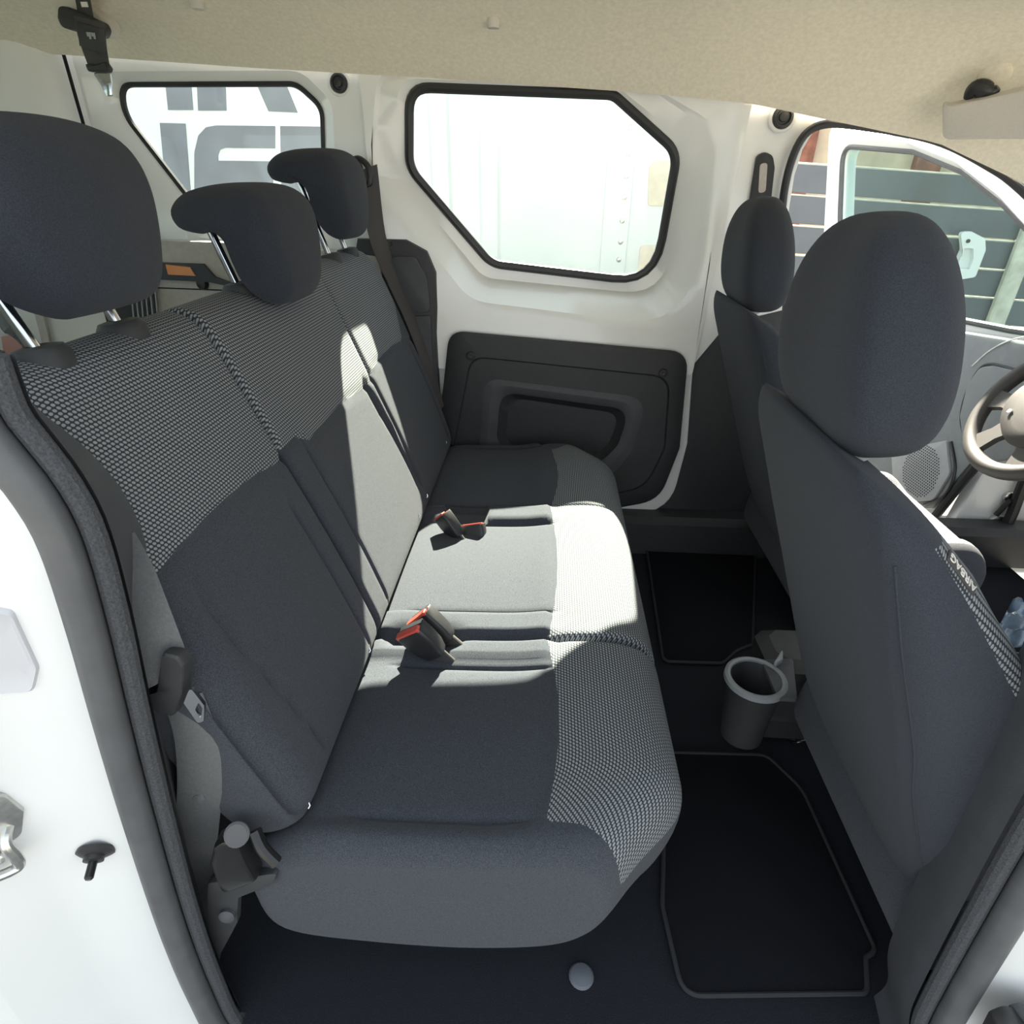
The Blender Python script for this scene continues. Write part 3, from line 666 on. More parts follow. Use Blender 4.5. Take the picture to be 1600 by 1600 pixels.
# ================================================================== FRONT SEATS
def egg(c, hx, hy, hz, lean, n=30, m=40):
    rings = []
    for i in range(n+1):
        ph = -math.pi/2+math.pi*i/n; sz = math.copysign(abs(math.sin(ph))**.9, math.sin(ph)); cr = max(.002, abs(math.cos(ph))**(.55 if ph < 0 else .68))
        wy = hy*(1-.16*sz-.04*sz*sz); r = []
        for k in range(m):
            q = 2*math.pi*k/m; cx, cy = math.copysign(abs(math.cos(q))**.62, math.cos(q)), math.copysign(abs(math.sin(q))**.72, math.sin(q))
            lx = hx*cr*cx*(1-.12*sz); lz = hz*sz+.02*(cy*cy)*0
            lx -= .018*cy*cy*cr
            r.append(Vector((c[0]+lx-lean*lz, c[1]+wy*cr*cy, c[2]+lz+lean*lx*.6)))
        rings.append(r)
    return loft(rings)
def front_seat(name, lab, dx, yc, cat='seat', airbag=False):
    o = empty(name, (.62+dx, yc, .1)); tag(o, lab, cat, 'front seats')
    HW = .222; rings = []; U = []; NZ, NK = 70, 96; L0 = []
    for i in range(NZ+1):
        t = i/NZ; z = .115+.715*t
        xb = .525-.372*(z-.15)+.03*sm(.35, .1, z)
        hw = HW*interp([(0, .86), (.15, .93), (.4, 1), (.72, .98), (.85, .93), (.95, .86), (1, .76)], t); th = interp([(0, .068), (.3, .076), (.6, .072), (.71, .066), (.87, .056), (.96, .036), (1, .020)], t)
        e = 0
        if t > .9: q = (t-.9)/.1; e = (1-math.sqrt(max(0, 1-q*q)))*.03
        if t < .06: q = (.06-t)/.06; e = (1-math.sqrt(max(0, 1-q*q)))*.04
        th0 = th; hw -= e*1.1; th = max(.004, th-e*.75); r = []
        for k in range(NK+1):
            a = 2*math.pi*k/NK; ca, sa = math.cos(a), math.sin(a)
            x = math.copysign(abs(ca)**.55, ca)*th; y = math.copysign(abs(sa)**.42, sa)*hw
            s = abs(y)/HW
            if x > 0: x += .030*sm(.55, .95, s)*sm(0, .15, t)*(1-sm(.72, .9, t))   # bolsters
            else: x += .012*s**4
            x += -.002*gauss(abs(y), .182, .004)*(1 if x < 0 else 0)
            r.append(Vector((xb+dx+th0+x, yc+y, z)))
        rings.append(r)
    m = NK+1; V = [p for r in rings for p in r]; F = []
    for i in range(NZ):
        for j in range(NK): a = i*m+j; F.append([a, a+1, a+m+1, a+m])
    F.append(list(range(NK))[::-1]); k0 = NZ*m; F.append(list(range(k0, k0+NK)))
    for i, r in enumerate(rings):
        l = 0
        for j, p in enumerate(r):
            if j: l += (p-r[j-1]).length
            U.append((l, p.z))
    def sd(v):
        z = v[2]; xb = .525-.372*(z-.15)+dx; s = v[1]-yc
        return min(v[0]-xb-interp([(.3, .150), (.62, .120), (.735, .078), (.80, .05)], z), z-.40, .78-z)
    a, b = split(V, F, sd, U)
    emit('woven_panel', a[0], a[1], WOV, o, a[2], sharp=None); emit('backrest', b[0], b[1], FABK, o, b[2], sharp=None)
    # piping seam down the back edge
    for s in (-1, 1):
        pts = []
        for i in range(4, 64):
            r = rings[i]; j = max(range(NK), key=lambda q: -((r[q].x-(rings[i][NK//2].x+.018))**2)*4-(r[q].y-(yc+s*HW*.96))**2); pts.append(r[j])
        emit('seam', *tube(spline(pts[::6]+[pts[-1]], 60), .0013, 6), FABK, o)
    xh = .345+dx
    h = emit('headrest', *egg((xh-.005, yc, .925), .060, .122, .114, .12), FABK, o, sharp=None)
    for s in (-.06, .06):
        emit('headrest_post', *tube([(xh-.018, yc+s, .78), (xh-.008, yc+s, .87)], .0065, 12), CHROME, h)
        emit('post_guide', *lathe([(.020, -.01), (.021, .004), (.017, .010), (.0001, .010)], (xh-.024, yc+s, .822), (-.1, 0, 1), 18), GRAYL, h)
    # cushion
    prof = [(.52, .14), (.51, .22), (.54, .275), (.64, .285), (.78, .30), (.88, .305), (.93, .285), (.95, .24), (.93, .18), (.83, .14), (.65, .135)]
    def wc(x, y, z):
        s = abs(y-yc)/.235; return (x, y, z+(.020*sm(.55, .8, s)*sm(.24, .29, z)*(1-sm(.88, .96, x-dx))))
    Vc, Fc, Uc = soft_loft([(x+dx, z) for x, z in prof], ysamples(yc-.235, yc+.235, .04, (yc-.15, yc+.15)), wc, endfn(yc-.235, yc+.235, .04, .04), n=80)
    two_tone(o, 'cushion', Vc, Fc, Uc, lambda v: min(v[0]-.60-dx, v[2]-.25, .20-abs(v[1]-yc)))
    emit('seat_base', *box((.74+dx, yc, .105), (.36, .36, .09), .02), BLK, o)
    for s in (-1, 1):
        emit('slide_rail', *box((.80+dx, yc+s*.17, .04), (.40, .035, .045), .006), BLKM, o)
    emit('recliner_cover', *bprism(rpoly([Vector((.56+dx, yc-.22, .10)), Vector((.80+dx, yc-.22, .10)), Vector((.82+dx, yc-.22, .19)), Vector((.70+dx, yc-.22, .27)), Vector((.57+dx, yc-.22, .24))], .03), (0, -.03, 0), .01), BLK, o)
    return o, rings
ps, prings = front_seat('front_passenger_seat', 'near front seat seen from behind with large headrest', 0, .662)
ds, drings = front_seat('driver_seat', 'far front seat beside the far pillar with smaller looking headrest', .125, 1.462)
# airbag tag on the near bolster
def text(name, body, size, M4, m, parent, ext=.0004):
    c = bpy.data.curves.new(name, 'FONT'); c.body = body; c.size = size; c.extrude = ext; c.align_x = 'CENTER'; c.align_y = 'CENTER'
    t = bpy.data.objects.new(name, c); COL.objects.link(t); dg = bpy.context.evaluated_depsgraph_get(); me = bpy.data.meshes.new_from_object(t.evaluated_get(dg))
    V = [M4 @ v.co for v in me.vertices]; F = [list(p.vertices) for p in me.polygons]; bpy.data.objects.remove(t); bpy.data.curves.remove(c); bpy.data.meshes.remove(me)
    return emit(name, V, F, m, parent, smooth=False)
# lettering runs down the near bolster of the near front seat
bl = [o for o in ps.children if o.name.startswith(('woven_panel', 'backrest'))]
def near_edge(px, py, back=15):
    while px > 1300 and not hit(bl, px, py): px -= 2
    return hit(bl, px-back, py)
pa, pb, pc = near_edge(1560, 922), near_edge(1560, 868), near_edge(1560, 895)
if pa and pb and pc:
    ux = (pb[0]-pa[0]).normalized(); nz = pc[1] if pc[1].dot(CAM-pc[0]) > 0 else -pc[1]; nz = (nz-ux*nz.dot(ux)).normalized(); uy = nz.cross(ux)
    M3 = Matrix((ux, uy, nz)).transposed(); M4 = M3.to_4x4(); M4.translation = pc[0]+nz*.0022
    emit('airbag_tag', *box(pc[0]+nz*.0008, (.046, .014, .002), .0008, M3), BELTB, ps)
    text('airbag_lettering', 'AIRBAG', .0125, M4, PRINT, ps)

# ================================================================== SEAT BELTS
nb = empty('seat_belt', (-.42, .43, .1)); tag(nb, 'grey near seat belt hanging with black tongue block beside the near rear seat', 'seat belt', 'seat belts')
def NB(px, py, y): return at(px, py, 'y', y)
hw = Vector((.022, .008, .006))
up = [NB(170, 850, .455), NB(200, 905, .440), NB(232, 985, .424), NB(262, 1060, .418)]
emit('upper_webbing', *ribbon(spline(up, 24), Vector((.021, .010, .008)), .0014), BELT, nb)
lowb = [NB(284, 1085, .438), NB(306, 1150, .430), NB(312, 1230, .428), NB(306, 1310, .432), NB(300, 1400, .438), NB(306, 1480, .442)]
lw = [Vector((lerp(.020, .026, math.sin(math.pi*i/29)), .004, 0)) for i in range(30)]
emit('lower_webbing', *ribbon(spline(lowb, 30), lw, .0016), BELT, nb)
tb_ = [NB(*p, .428) for p in ((268, 1008), (292, 1014), (301, 1028), (298, 1072), (281, 1110), (240, 1094), (236, 1078), (256, 1074))]
emit('tongue_block', *bprism(rpoly(tb_, .004, k=4, m=1), (.002, -.016, .006), .004), BLK, nb)
tg = [NB(*p, .410) for p in ((300, 1069), (322, 1098), (321, 1122), (312, 1126), (290, 1094))]
hole = [NB(*p, .410) for p in ((313, 1092), (319, 1102), (318, 1114), (315, 1117), (308, 1104))]
tongue_o, tongue_i = rpoly(tg, .003, k=4, m=1), rpoly(hole, .002, k=4, m=1); dn = Vector((-.0006, -.003, -.001))
emit('metal_tongue', *rings_panel([tongue_i, tongue_o, [p+dn for p in tongue_o], [p+dn for p in tongue_i], tongue_i], cap=False), CHROME, nb)
emit('rivet', *lathe([(.007, 0), (.006, .0025), (.0001, .003)], NB(311, 1247, .4275), (0, -1, .15), 16), BELT, nb)
# far belt from the far pillar behind the far headrest
fb = empty('seat_belt', (-.42, 1.66, .3)); tag(fb, 'brown black far seat belt running down beside the far headrest', 'seat belt', 'seat belts')
fp = [at(574, 262, 'y', 1.69), at(590, 370, 'y', 1.684), at(616, 440, 'y', 1.684), at(640, 495, 'y', 1.683), at(664, 560, 'y', 1.683), at(688, 640, 'y', 1.682)]
fw = [Vector((lerp(.022, .010, sm(0, 18, i)), .012, .008)) for i in range(30)]
emit('webbing', *ribbon(spline(fp, 30), fw, .0015), BELTB, fb)
emit('guide_loop', *tube(spline([at(*p, 'y', 1.688) for p in ((545, 256), (560, 248), (576, 262), (578, 285), (566, 290))], 26), .0075, 8), RUB, fb)
emit('guide_screw', *lathe([(.012, 0), (.011, .006), (.0001, .008)], at(560, 262, 'y', 1.70), (0, -1, 0), 14), BLKM, fb)
# centre belt hanging from the headliner
YC = 1.50
cbt = empty('seat_belt', at(150, 30, 'y', YC)); tag(cbt, 'black centre seat belt hanging from its outlet in the headliner', 'seat belt', 'seat belts')
def CB(px, py, y=YC): return at(px, py, 'y', y)
emit('outlet_bezel', *bprism(rpoly([CB(*p, YC+.055) for p in ((88, -8), (128, -4), (180, 30), (190, 48), (182, 62), (150, 50), (112, 25))], .02), (.0, -.03, -.006), .006), VISOR, cbt)
emit('outlet_frame', *bprism(rpoly([CB(*p, YC+.02) for p in ((107, 14), (122, 16), (170, 38), (175, 50), (170, 62), (150, 56), (112, 48), (106, 34))], .012), (0, -.035, 0), .008), BLK, cbt)
emit('stop_bar', *ribbon([CB(126, -20), CB(134, 24)], (.014, 0, -.002), .008), BLK, cbt)
emit('bar_label', *ribbon([CB(131, 3, YC-.006), CB(133, 11, YC-.006)], (.007, 0, 0), .002), PRINT, cbt)
emit('webbing', *ribbon(spline([CB(140, 30, YC-.02), CB(144, 62, YC-.016), CB(150, 88, YC-.005), CB(156, 108, YC)], 20), [Vector((lerp(.031, .023, i/19), .0, -.006)) for i in range(20)], .003), BELTB, cbt)
emit('care_label', *ribbon([CB(141, 40, YC-.024), CB(144, 60, YC-.022), CB(146, 78, YC-.018)], (.027, 0, -.007), .002), RUB, cbt)
for k in range(4):
    emit('label_print', *ribbon([CB(136+k*3.5, 50+k*.4, YC-.026), CB(138+k*3.5, 57+(k % 2)*4, YC-.0255)], (.0022, 0, 0), .0006), GRAYL, cbt)
emit('tongue_block', *bprism(rpoly([CB(*p, YC+.004) for p in ((138, 100), (150, 104), (170, 98), (177, 108), (175, 114), (143, 113))], .004), (0, -.014, 0), .004), BLK, cbt)
emit('metal_tongue', *bprism(rpoly([CB(*p, YC) for p in ((146, 114), (173, 112), (176, 132), (177, 150), (168, 151), (158, 132))], .004), (0, -.003, 0), .001), CHROME, cbt)

# ================================================================== FLOOR MATS, CUP HOLDER, BETWEEN THE SEATS
def mat_obj(pts, lab, rad):
    o = empty('floor_mat', sum(pts, Vector())/len(pts)); tag(o, lab, 'floor mat', 'carpet floor mats')
    r = rpoly(pts, rad, k=8, m=8)
    emit('carpet_pad', *bprism(r, (0, 0, .009), .002), MATC, o)
    emit('edge_binding', *tube([p+Vector((0, 0, .008)) for p in r], .0038, 8, closed=True), BIND, o)
Z0 = .001
mat_obj([at(*p, 'z', Z0) for p in ((1066, 1560), (1352, 1556), (1350, 1500), (1366, 1490), (1252, 1238), (1196, 1184), (1040, 1180), (1034, 1420))], 'near dark carpet floor mat behind the near front seat', [.03, .015, .01, .02, .08, .03, .02, .05])
mat_obj([at(*p, 'z', Z0) for p in ((1036, 1037), (1128, 1040), (1150, 1020), (1175, 1010), (1180, 870), (1010, 862))], 'far dark carpet floor mat behind the far front seat', .02)
cz = .235; cc = at(1181, 1060, 'z', cz); cr_ = .050
cu = empty('cup_holder', (cc.x, cc.y, 0)); tag(cu, 'dark grey round cup holder at the end of the centre console', 'cup holder')
emit('cup', *lathe([(.030, -.16), (.040, -.15), (cr_, -.01), (cr_+.002, 0), (cr_-.004, 0), (cr_-.007, -.01), (.034, -.085), (.0001, -.088)], cc, (0, 0, 1), 40), BLK, cu)
emit('rim', *lathe([(cr_-.004, -.003), (cr_-.003, .004), (cr_+.002, .006), (cr_+.007, .003), (cr_+.008, -.006), (cr_, -.01)], cc, (0, 0, 1), 40, False), GRAY, cu)
emit('console_body', *box((cc.x+.17, cc.y+.115, cz-.09), (.24, .13, .16), .02), BLK, cu)
emit('bracket', *bprism(rpoly([cc+Vector(v) for v in ((.025, -.05, -.006), (.06, -.05, -.006), (.09, .06, -.006), (.025, .052, -.006))], .006), (0, 0, .008), .002), TRIM, cu)
emit('hook', *bprism(rpoly([at(*p, 'z', cz+.01) for p in ((1208, 1040), (1222, 1018), (1222, 1035), (1212, 1042))], .004), (0, 0, .01), .003), GRAY, cu)
emit('console_foot', *box((cc.x+.14, cc.y+.11, .035), (.16, .10, .07), .01), BLK, cu)
ab = empty('adjuster_bar', at(1250, 1155, 'z', .05)); tag(ab, 'thin steel adjuster bar low beside the cup holder', 'bar')
emit('bar', *tube(spline([at(1238, 1158, 'z', .06), at(1246, 1159, 'z', .06), at(1268, 1155, 'z', .06), at(1300, 1152, 'z', .06)], 14), .003, 8), CHROME, ab)
emit('bar_end', *lathe([(.0001, -.004), (.005, -.003), (.005, .003), (.0001, .004)], at(1238, 1158, 'z', .06), (1, 0, 0), 10), CHROME, ab)
# crumpled film on the tunnel
V, F = [], []; rnd = random.Random(3); NXF, NYF = 22, 16
ca, cb_, cc_, cd_ = at(1545, 1005, 'z', .13), at(1585, 935, 'z', .16), at(1700, 960, 'z', .16), at(1680, 1040, 'z', .13)
for i in range(NXF+1):
    for j in range(NYF+1):
        u, v = i/NXF, j/NYF; p = ca.lerp(cd_, u).lerp(cb_.lerp(cc_, u), v)
        V.append(p+Vector((0, 0, .014*math.sin(v*23+2*math.sin(u*5))+.008*math.sin(u*19+v*7)+rnd.uniform(-.003, .003))))
for i in range(NXF):
    for j in range(NYF): a = i*(NYF+1)+j; F.append([a, a+1, a+NYF+2, a+NYF+1])
fo = emit('plastic_film', V, F, POLY); tag(fo, 'crumpled dark blue plastic film between the front seats', 'plastic film')
md = fo.modifiers.new('thick', 'SOLIDIFY'); md.thickness = .0015

# ================================================================== FRONT OF THE CABIN
# steering wheel
sw_c = Vector((1.222, 1.462, .590)); an = math.radians(57); wn = Vector((-math.sin(an), 0, math.cos(an))); wa = Vector((0, 1, 0)); wb = wn.cross(wa)
sw = empty('steering_wheel', sw_c-wn*.05); tag(sw, 'sunlit grey steering wheel in front of the far seat', 'steering wheel')
W_ = lambda r, a, h=0: sw_c+wa*r*math.cos(a)+wb*r*math.sin(a)+wn*h
emit('rim', *tube([W_(.178, 2*math.pi*k/72) for k in range(72)], .0195, 14, closed=True), LEATH, sw)
hub = [W_(.108*(1+.06*math.cos(3*a)), a, .012) for a in [2*math.pi*k/48 for k in range(48)]]
hb_ = emit('hub', *loft([[p-wn*.05 for p in grow(hub, -.01)], hub, [p+wn*.012 for p in grow(hub, -.012)], [p+wn*.018 for p in grow(hub, -.035)]]), LEATH, sw)
emit('emblem', *tube([W_(.028*(1 if k % 2 else 1), 2*math.pi*k/36, .033) for k in range(36)], .0028, 8, closed=True), CHROME, hb_)
emit('emblem_disc', *lathe([(.026, 0), (.024, .002), (.0001, .003)], W_(0, 0, .031), wn, 28), GRAYL, hb_)
emit('horn_mark', *bprism([W_(.070, .75, .031)+wa*dx_+wb*dy_ for dx_, dy_ in ((-.005, -.005), (.005, -.005), (.005, .005), (-.005, .005))], wn*.003, .0008), PRINT, hb_)
for a0 in (math.radians(12), math.radians(168), math.radians(62), math.radians(118)):
    rg = []
    for t in (0, .5, 1):
        r = lerp(.07, .17, t); hwid = lerp(.028, .020, math.sin(math.pi*t)); c = W_(r, a0, lerp(.004, 0, t)); tv = (-wa*math.sin(a0)+wb*math.cos(a0))
        rg.append([c+tv*hwid+wn*.008, c-tv*hwid+wn*.008, c-tv*hwid-wn*.008, c+tv*hwid-wn*.008])
    emit('spoke', *loft(rg), LEATH, sw)
emit('column', *tube([sw_c-wn*.03, sw_c-wn*.11], [.045, .055], 20), BLK, sw)
# dashboard, seen only at the edge of the frame
db = empty('dashboard', (1.6, 1.06, .2)); tag(db, 'black dashboard behind the steering wheel', 'dashboard')
dprof = [(1.46, .36), (1.44, .46), (1.47, .66), (1.50, .76), (1.75, .80), (1.85, .70), (1.85, .20), (1.55, .22)]
dl = spline([Vector((a, b)) for a, b in dprof], 60, True)
emit('dash_body', *loft([[Vector((p.x, y, p.y)) for p in dl] for y in (.44, .46, .8, 1.2, 1.66, 1.68)]), BLK, db)
emit('instrument_hood', *box((1.54, 1.46, .80), (.16, .34, .09), .03), BLK, db)
# front bulkhead and footwell side
V, F = box((1.85, 1.06, .30), (.06, 1.36, .95), .02); fw_ = emit('wall_front', V, F, BLK); tag(fw_, 'black front bulkhead below the dashboard', kind='structure')
# sun visor and its clip
vz = empty('sun_visor', at(1540, 180, 'y', 1.55)); tag(vz, 'beige sun visor folded up at the front of the headliner', 'sun visor')
vn0 = Vector((1.02, 1.50, 1.17)); vnn = Vector((-.45, -.80, -.38)).normalized()
vq = lambda px, py: atp(px, py, vn0, vnn)
vis = [(1474, 158), (1486, 160), (1700, 112), (1740, 215), (1600, 213), (1474, 214)]
emit('visor_panel', *bprism(rpoly([vq(*p) for p in vis], [.03, .004, .02, .03, .02, .02]), vnn*.022, .009), VISOR, vz)
emit('pivot_arm', *tube(spline([vq(1510, 155), vq(1525, 138), vq(1550, 142), vq(1560, 137)], 20), [.007+.010*math.sin(i/19*math.pi) for i in range(20)], 10), RUB, vz)
emit('pivot_cover', *lathe([(.030, 0), (.028, .012), (.021, .016), (.0001, .018)], vq(1551, 128)-vnn*.05, vnn, 28), FELT, vz)

# ================================================================== OPEN DRIVER'S DOOR
hp = Vector((1.35, 1.79, 0)); dn_ = Vector((-.9945, -.1045, 0)).normalized()
DP = lambda px, py, off=0: atp(px, py, hp+dn_*off, dn_)
d2 = empty('door_2', (1.30, 1.79, .15)); tag(d2, "open white driver's door with window, beyond the near front headrest", kind='structure')
outer = [(1299, 193), (1420, 210), (1500, 240), (1570, 292), (1660, 390), (1680, 700), (1520, 735), (1462, 806), (1330, 800), (1240, 700), (1252, 480), (1288, 400)]
winp = [(1317, 228), (1430, 237), (1505, 268), (1570, 320), (1640, 395), (1650, 526), (1580, 516), (1500, 500), (1400, 480), (1330, 468), (1312, 440), (1313, 330)]
ow = rpoly([DP(*p, .0) for p in outer], [.03, .1, .1, .1, .1, .03, .03, .04, .04, .05, .05, .1]); iw = rpoly([DP(*p, .0) for p in winp], [.05, .1, .1, .1, .02, .02, .02, .02, .02, .03, .02, .02])
mw = [a.lerp(b, .45)+dn_*.022 for a, b in zip(ow, iw)]
bk = -dn_*.06
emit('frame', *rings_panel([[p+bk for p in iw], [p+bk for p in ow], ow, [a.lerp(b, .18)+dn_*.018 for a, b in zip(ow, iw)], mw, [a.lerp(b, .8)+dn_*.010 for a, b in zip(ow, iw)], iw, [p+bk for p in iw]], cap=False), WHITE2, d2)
emit('window_seal', *tube(iw, .010, 8, closed=True), RUBG, d2)
emit('pane', *prism([p-dn_*.02 for p in grow(iw, .004)], -dn_*.004), GLASSD, d2)
tri = [(1262, 545), (1400, 522), (1500, 516), (1600, 532), (1690, 545), (1690, 640), (1532, 722), (1468, 796), (1330, 790), (1258, 690)]
tp2 = emit('trim_panel', *bprism(rpoly([DP(*p, .012) for p in tri], [.03, .02, .02, .02, .02, .02, .02, .03, .03, .04]), dn_*.03, .01), GRAY, d2)
emit('arm_recess', *bprism(rpoly([DP(*p, .043) for p in ((1515, 600), (1535, 573), (1556, 570), (1690, 600), (1690, 700), (1540, 725), (1508, 690), (1503, 650))], .03), dn_*.012, .010), GRAY, d2)
emit('recess_line', *tube(spline([DP(*p, .046) for p in ((1515, 700), (1502, 660), (1508, 620), (1528, 580), (1550, 569), (1600, 583))], 40), .0045, 8), TRIM, d2)
emit('highlight_line', *tube(spline([DP(*p, .043) for p in ((1519, 572), (1545, 549), (1575, 533), (1610, 524))], 30), .0022, 8), WPL, d2)  # highlight arc on the door panel drawn in as a white line
sg = rpoly([DP(*p, .043) for p in ((1396, 706), (1482, 688), (1488, 740), (1462, 782), (1432, 784), (1398, 745))], [.008, .008, .03, .05, .04, .02])
spk = emit('speaker_grille', *bprism(sg, dn_*.010, .004), GRAYL, d2)
emit('speaker_shadow_gap', *tube(spline([DP(*p, .045) for p in ((1486, 690), (1492, 735), (1476, 774), (1444, 788))], 30), .0045, 8), RUB, d2)
# perforations: one dark dot each, joined as one part because they are too small to pick apart
mb = MB(); c0 = DP(1438, 735, .0535); ea = Vector((dn_.y, -dn_.x, 0)).normalized(); 
for i in range(-14, 15):
    for j in range(-14, 15):
        u_, v_ = (i+.5*(j % 2))*.0095, j*.0085
        p = c0+ea*u_+Vector((0, 0, v_))
        if (u_/.085)**2+(v_/.092)**2 < 1: mb.add([p+ea*.0029*math.cos(a)+Vector((0, 0, .0029*math.sin(a))) for a in [math.pi*k/3 for k in range(6)]], [[0, 1, 2, 3, 4, 5]])
pf = emit('perforation', *mb.out(), DARKHOLE, spk, smooth=False, recalc=False); pf['kind'] = 'stuff'
emit('door_bottom_seal', *tube([DP(1530, 722, .03), DP(1498, 760, .03), DP(1462, 806, .03)], .014, 10), RUB, d2)
# sill and front pillar foot on the far side
SY = 1.76
fs = emit('trim_7', *box((.45, 1.725, .055), (2.9, .10, .15), .02), BLK); tag(fs, 'black sill trim along the far side of the floor', kind='structure')
apl = [(1520, 735), (1560, 700), (1660, 640), (1720, 640), (1640, 760), (1570, 850), (1530, 885), (1495, 860), (1470, 822)]
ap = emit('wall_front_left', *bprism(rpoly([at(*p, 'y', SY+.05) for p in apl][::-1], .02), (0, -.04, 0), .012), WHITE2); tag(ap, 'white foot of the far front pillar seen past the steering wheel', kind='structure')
emit('pillar_groove', *tube([at(1585, 770, 'y', SY+.008), at(1545, 830, 'y', SY+.008)], .006, 8), GRAYL, ap)
for (x, y), r_ in (((1577, 775), .018), ((1556, 812), .020)):
    emit('hinge_leaf', *bprism([at(x, y, 'y', SY+.008)+Vector((r_*math.cos(a)*1.2, 0, r_*math.sin(a))) for a in [math.pi*k/8 for k in range(16)]][::-1], (0, -.012, 0), .003), STEEL, d2)
emit('check_strap', *tube([at(1556, 805, 'y', SY-.01), at(1578, 782, 'y', SY-.015), at(1592, 786, 'y', SY-.01)], .008, 8), BLKM, d2)
emit('trim_seal', *tube(spline([at(*p, 'y', SY-.02) for p in ((1640, 690), (1604, 745), (1578, 810), (1545, 868), (1520, 905))], 30), .016, 10), RUB, ap)
# weatherstrip round the driver's door aperture
ds_ = spline([at(*p, 'y', YW-.025) for p in ((1212, 480), (1221, 340), (1229, 280), (1243, 235), (1262, 206), (1290, 194), (1330, 195), (1420, 209), (1480, 226), (1540, 257), (1590, 292), (1680, 380))], 90)
tag(emit('trim_8', *tube(ds_, .0095, 10), RUB), "black weatherstrip around the driver's door opening", kind='structure')

# ================================================================== OUTSIDE
g = emit('ground', *box((0, 6, -.62), (60, 60, .1), .01), ASPH); tag(g, 'grey asphalt ground outside the van', kind='structure')
# white lorry body beyond the far windows
TY = 3.3
lt = empty('lorry_body', (-1.5, TY, -.5)); tag(lt, 'white lorry body with big grey lettering seen through the far windows', 'lorry')
emit('body_shell', *box((-2.6, TY+1.1, .95), (6.0, 2.2, 2.3), .02), TRUCKW, lt)
TQ = lambda px, py, y=TY: at(px, py, 'y', y)
rv = [TQ(x, y, TY-.004) for x, y in ((985, 200), (982, 240), (981, 275), (977, 308), (974, 345), (972, 378), (968, 406))]
xs_ = rv[0].x
emit('edge_panel', *box((xs_+.33, TY+.45, .75), (.62, .9, 1.9), .01), TRUCKW, lt)
emit('edge_strip', *box((xs_-.03, TY-.002, .95), (.13, .012, 2.2), .003), TRUCKW, lt)
for p in rv: emit('rivet', *lathe([(.012, 0), (.010, .005), (.0001, .007)], Vector((xs_, TY-.008, p.z)), (0, -1, 0), 12), STEEL, lt)
emit('joint_line', *box((xs_+.028, TY-.003, .95), (.006, .008, 2.2), .001), TRIM, lt)
for pts in (((1014, 262), (1022, 252), (1070, 250), (1070, 320), (1012, 322)), ((1000, 384), (1060, 380), (1060, 440), (995, 440))):
    emit('beige_patch', *bprism(rpoly([TQ(*p, TY-.001) for p in pts][::-1], .02), (0, -.006, 0), .001), BEIGEP, lt)
for xx in (765, 690): emit('panel_rib', *box(TQ(xx, 300, TY)+Vector((0, 0, 0)), (.10, .03, 2.2), .012), TRUCKW, lt)
LET = [[(172, 100), (187, 100), (193, 168), (180, 170)], [(255, 95), (296, 95), (302, 172), (263, 172)], [(306, 95), (351, 95), (354, 173), (310, 173)], [(385, 95), (432, 95), (465, 176), (420, 174)],
       [(176, 192), (194, 192), (204, 290), (190, 290)], [(250, 192), (290, 193), (298, 300), (260, 300)],
       [(304, 300), (304, 238), (310, 212), (322, 199), (338, 196), (430, 197), (430, 232), (352, 231), (344, 234), (341, 242), (341, 251), (428, 252), (426, 300)], [(438, 197), (520, 198), (524, 300), (440, 300)]]
for pts in LET: emit('letter', *prism([TQ(*p, TY-.001) for p in pts][::-1], (0, -.003, 0)), LETTER, lt, smooth=False)
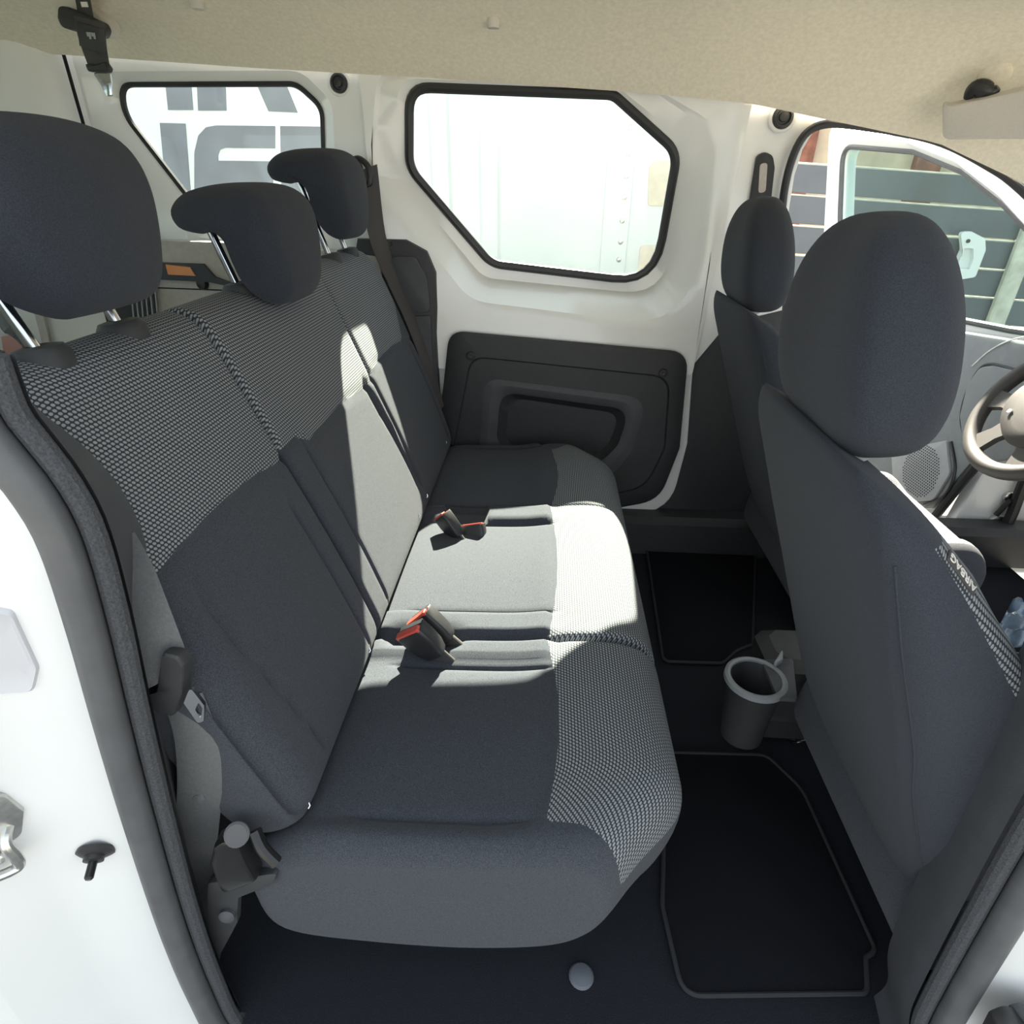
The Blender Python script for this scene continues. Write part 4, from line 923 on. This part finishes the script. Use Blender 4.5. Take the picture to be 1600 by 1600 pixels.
# slate board fence beyond the driver's door, falling slightly towards the front
FY = 4.6; sl_ang = -.055
fe = empty('board_fence', (1.6, FY, -.57)); tag(fe, 'slate grey horizontal board fence beyond the open front door', 'fence')
zt = at(1265, 253, 'y', FY).z; x_ref = at(1265, 253, 'y', FY).x
Rf = Matrix.Rotation(sl_ang*-1, 3, 'Y')
first = None
for k in range(9):
    zc = zt-.095-k*.182; c = Vector((x_ref+1.3, FY, zc+sl_ang*1.3))
    emit('board', *box(c, (3.6, .03, .163), .003, Rf), FENCE, fe)
    emit('gap_light_strip', *box(c+Vector((0, .002, .086)), (3.6, .036, .010), .002, Rf), FENCEE, fe)  # light showing through the gaps, put in as pale strips between boards
for xx in (x_ref-.4, x_ref+1.55, x_ref+2.15): emit('post', *box((xx, FY+.05, .35), (.09, .06, 1.9), .01), FENCEE, fe)
emit('gate_post', *box((at(1572, 440, 'y', FY).x, FY-.045, .15), (.12, .05, 1.5), .01), FENCEE, fe)
LK = lambda px, py: at(px, py, 'y', FY-.06)
lk = empty('gate_plate', LK(1510, 400)); tag(lk, 'white plastic plate with rectangular window on the board fence', 'plate')
lko = rpoly([LK(*p) for p in ((1497, 362), (1513, 361), (1535, 372), (1536, 390), (1520, 432), (1496, 436), (1490, 422), (1500, 392))], .02, k=5, m=4)
lki = rpoly([LK(*p) for p in ((1503, 387), (1510, 387), (1517, 388), (1517, 404), (1511, 420), (1501, 419), (1492, 418), (1498, 402))], .002, k=5, m=4)
dd = Vector((0, -.03, 0)); emit('plate', *rings_panel([lki, lko, [p+dd for p in lko], [p+dd for p in lki], lki], cap=False), WPL, lk)
emit('plate_back', *prism(grow(lki, .01), (0, .01, 0)), WPL, lk)
emit('plate_screw', *lathe([(.012, 0), (.012, .01), (.0001, .01)], LK(1508, 376)+Vector((0, -.028, 0)), (0, -1, 0), 12), RUB, lk)
# building behind the fence
bd = empty('brick_house', (2.2, 9, -.57)); tag(bd, 'red brown brick house with orange tiles behind the fence', 'house')
emit('wall', *box((3.6, 9.5, .9), (5.0, 3, 3.0), .02), CREAMW, bd)
for i in range(3): emit('brick_pier', *box((2.75+i*1.4, 7.96, .9), (.28, .12, 3.0), .01), BRICK, bd)
emit('roof', *prism([(1.0, 7.6, 2.15), (6.4, 7.6, 2.15), (6.4, 9.5, 3.2), (1.0, 9.5, 3.2)], (0, .0, .12)), TERRA, bd)
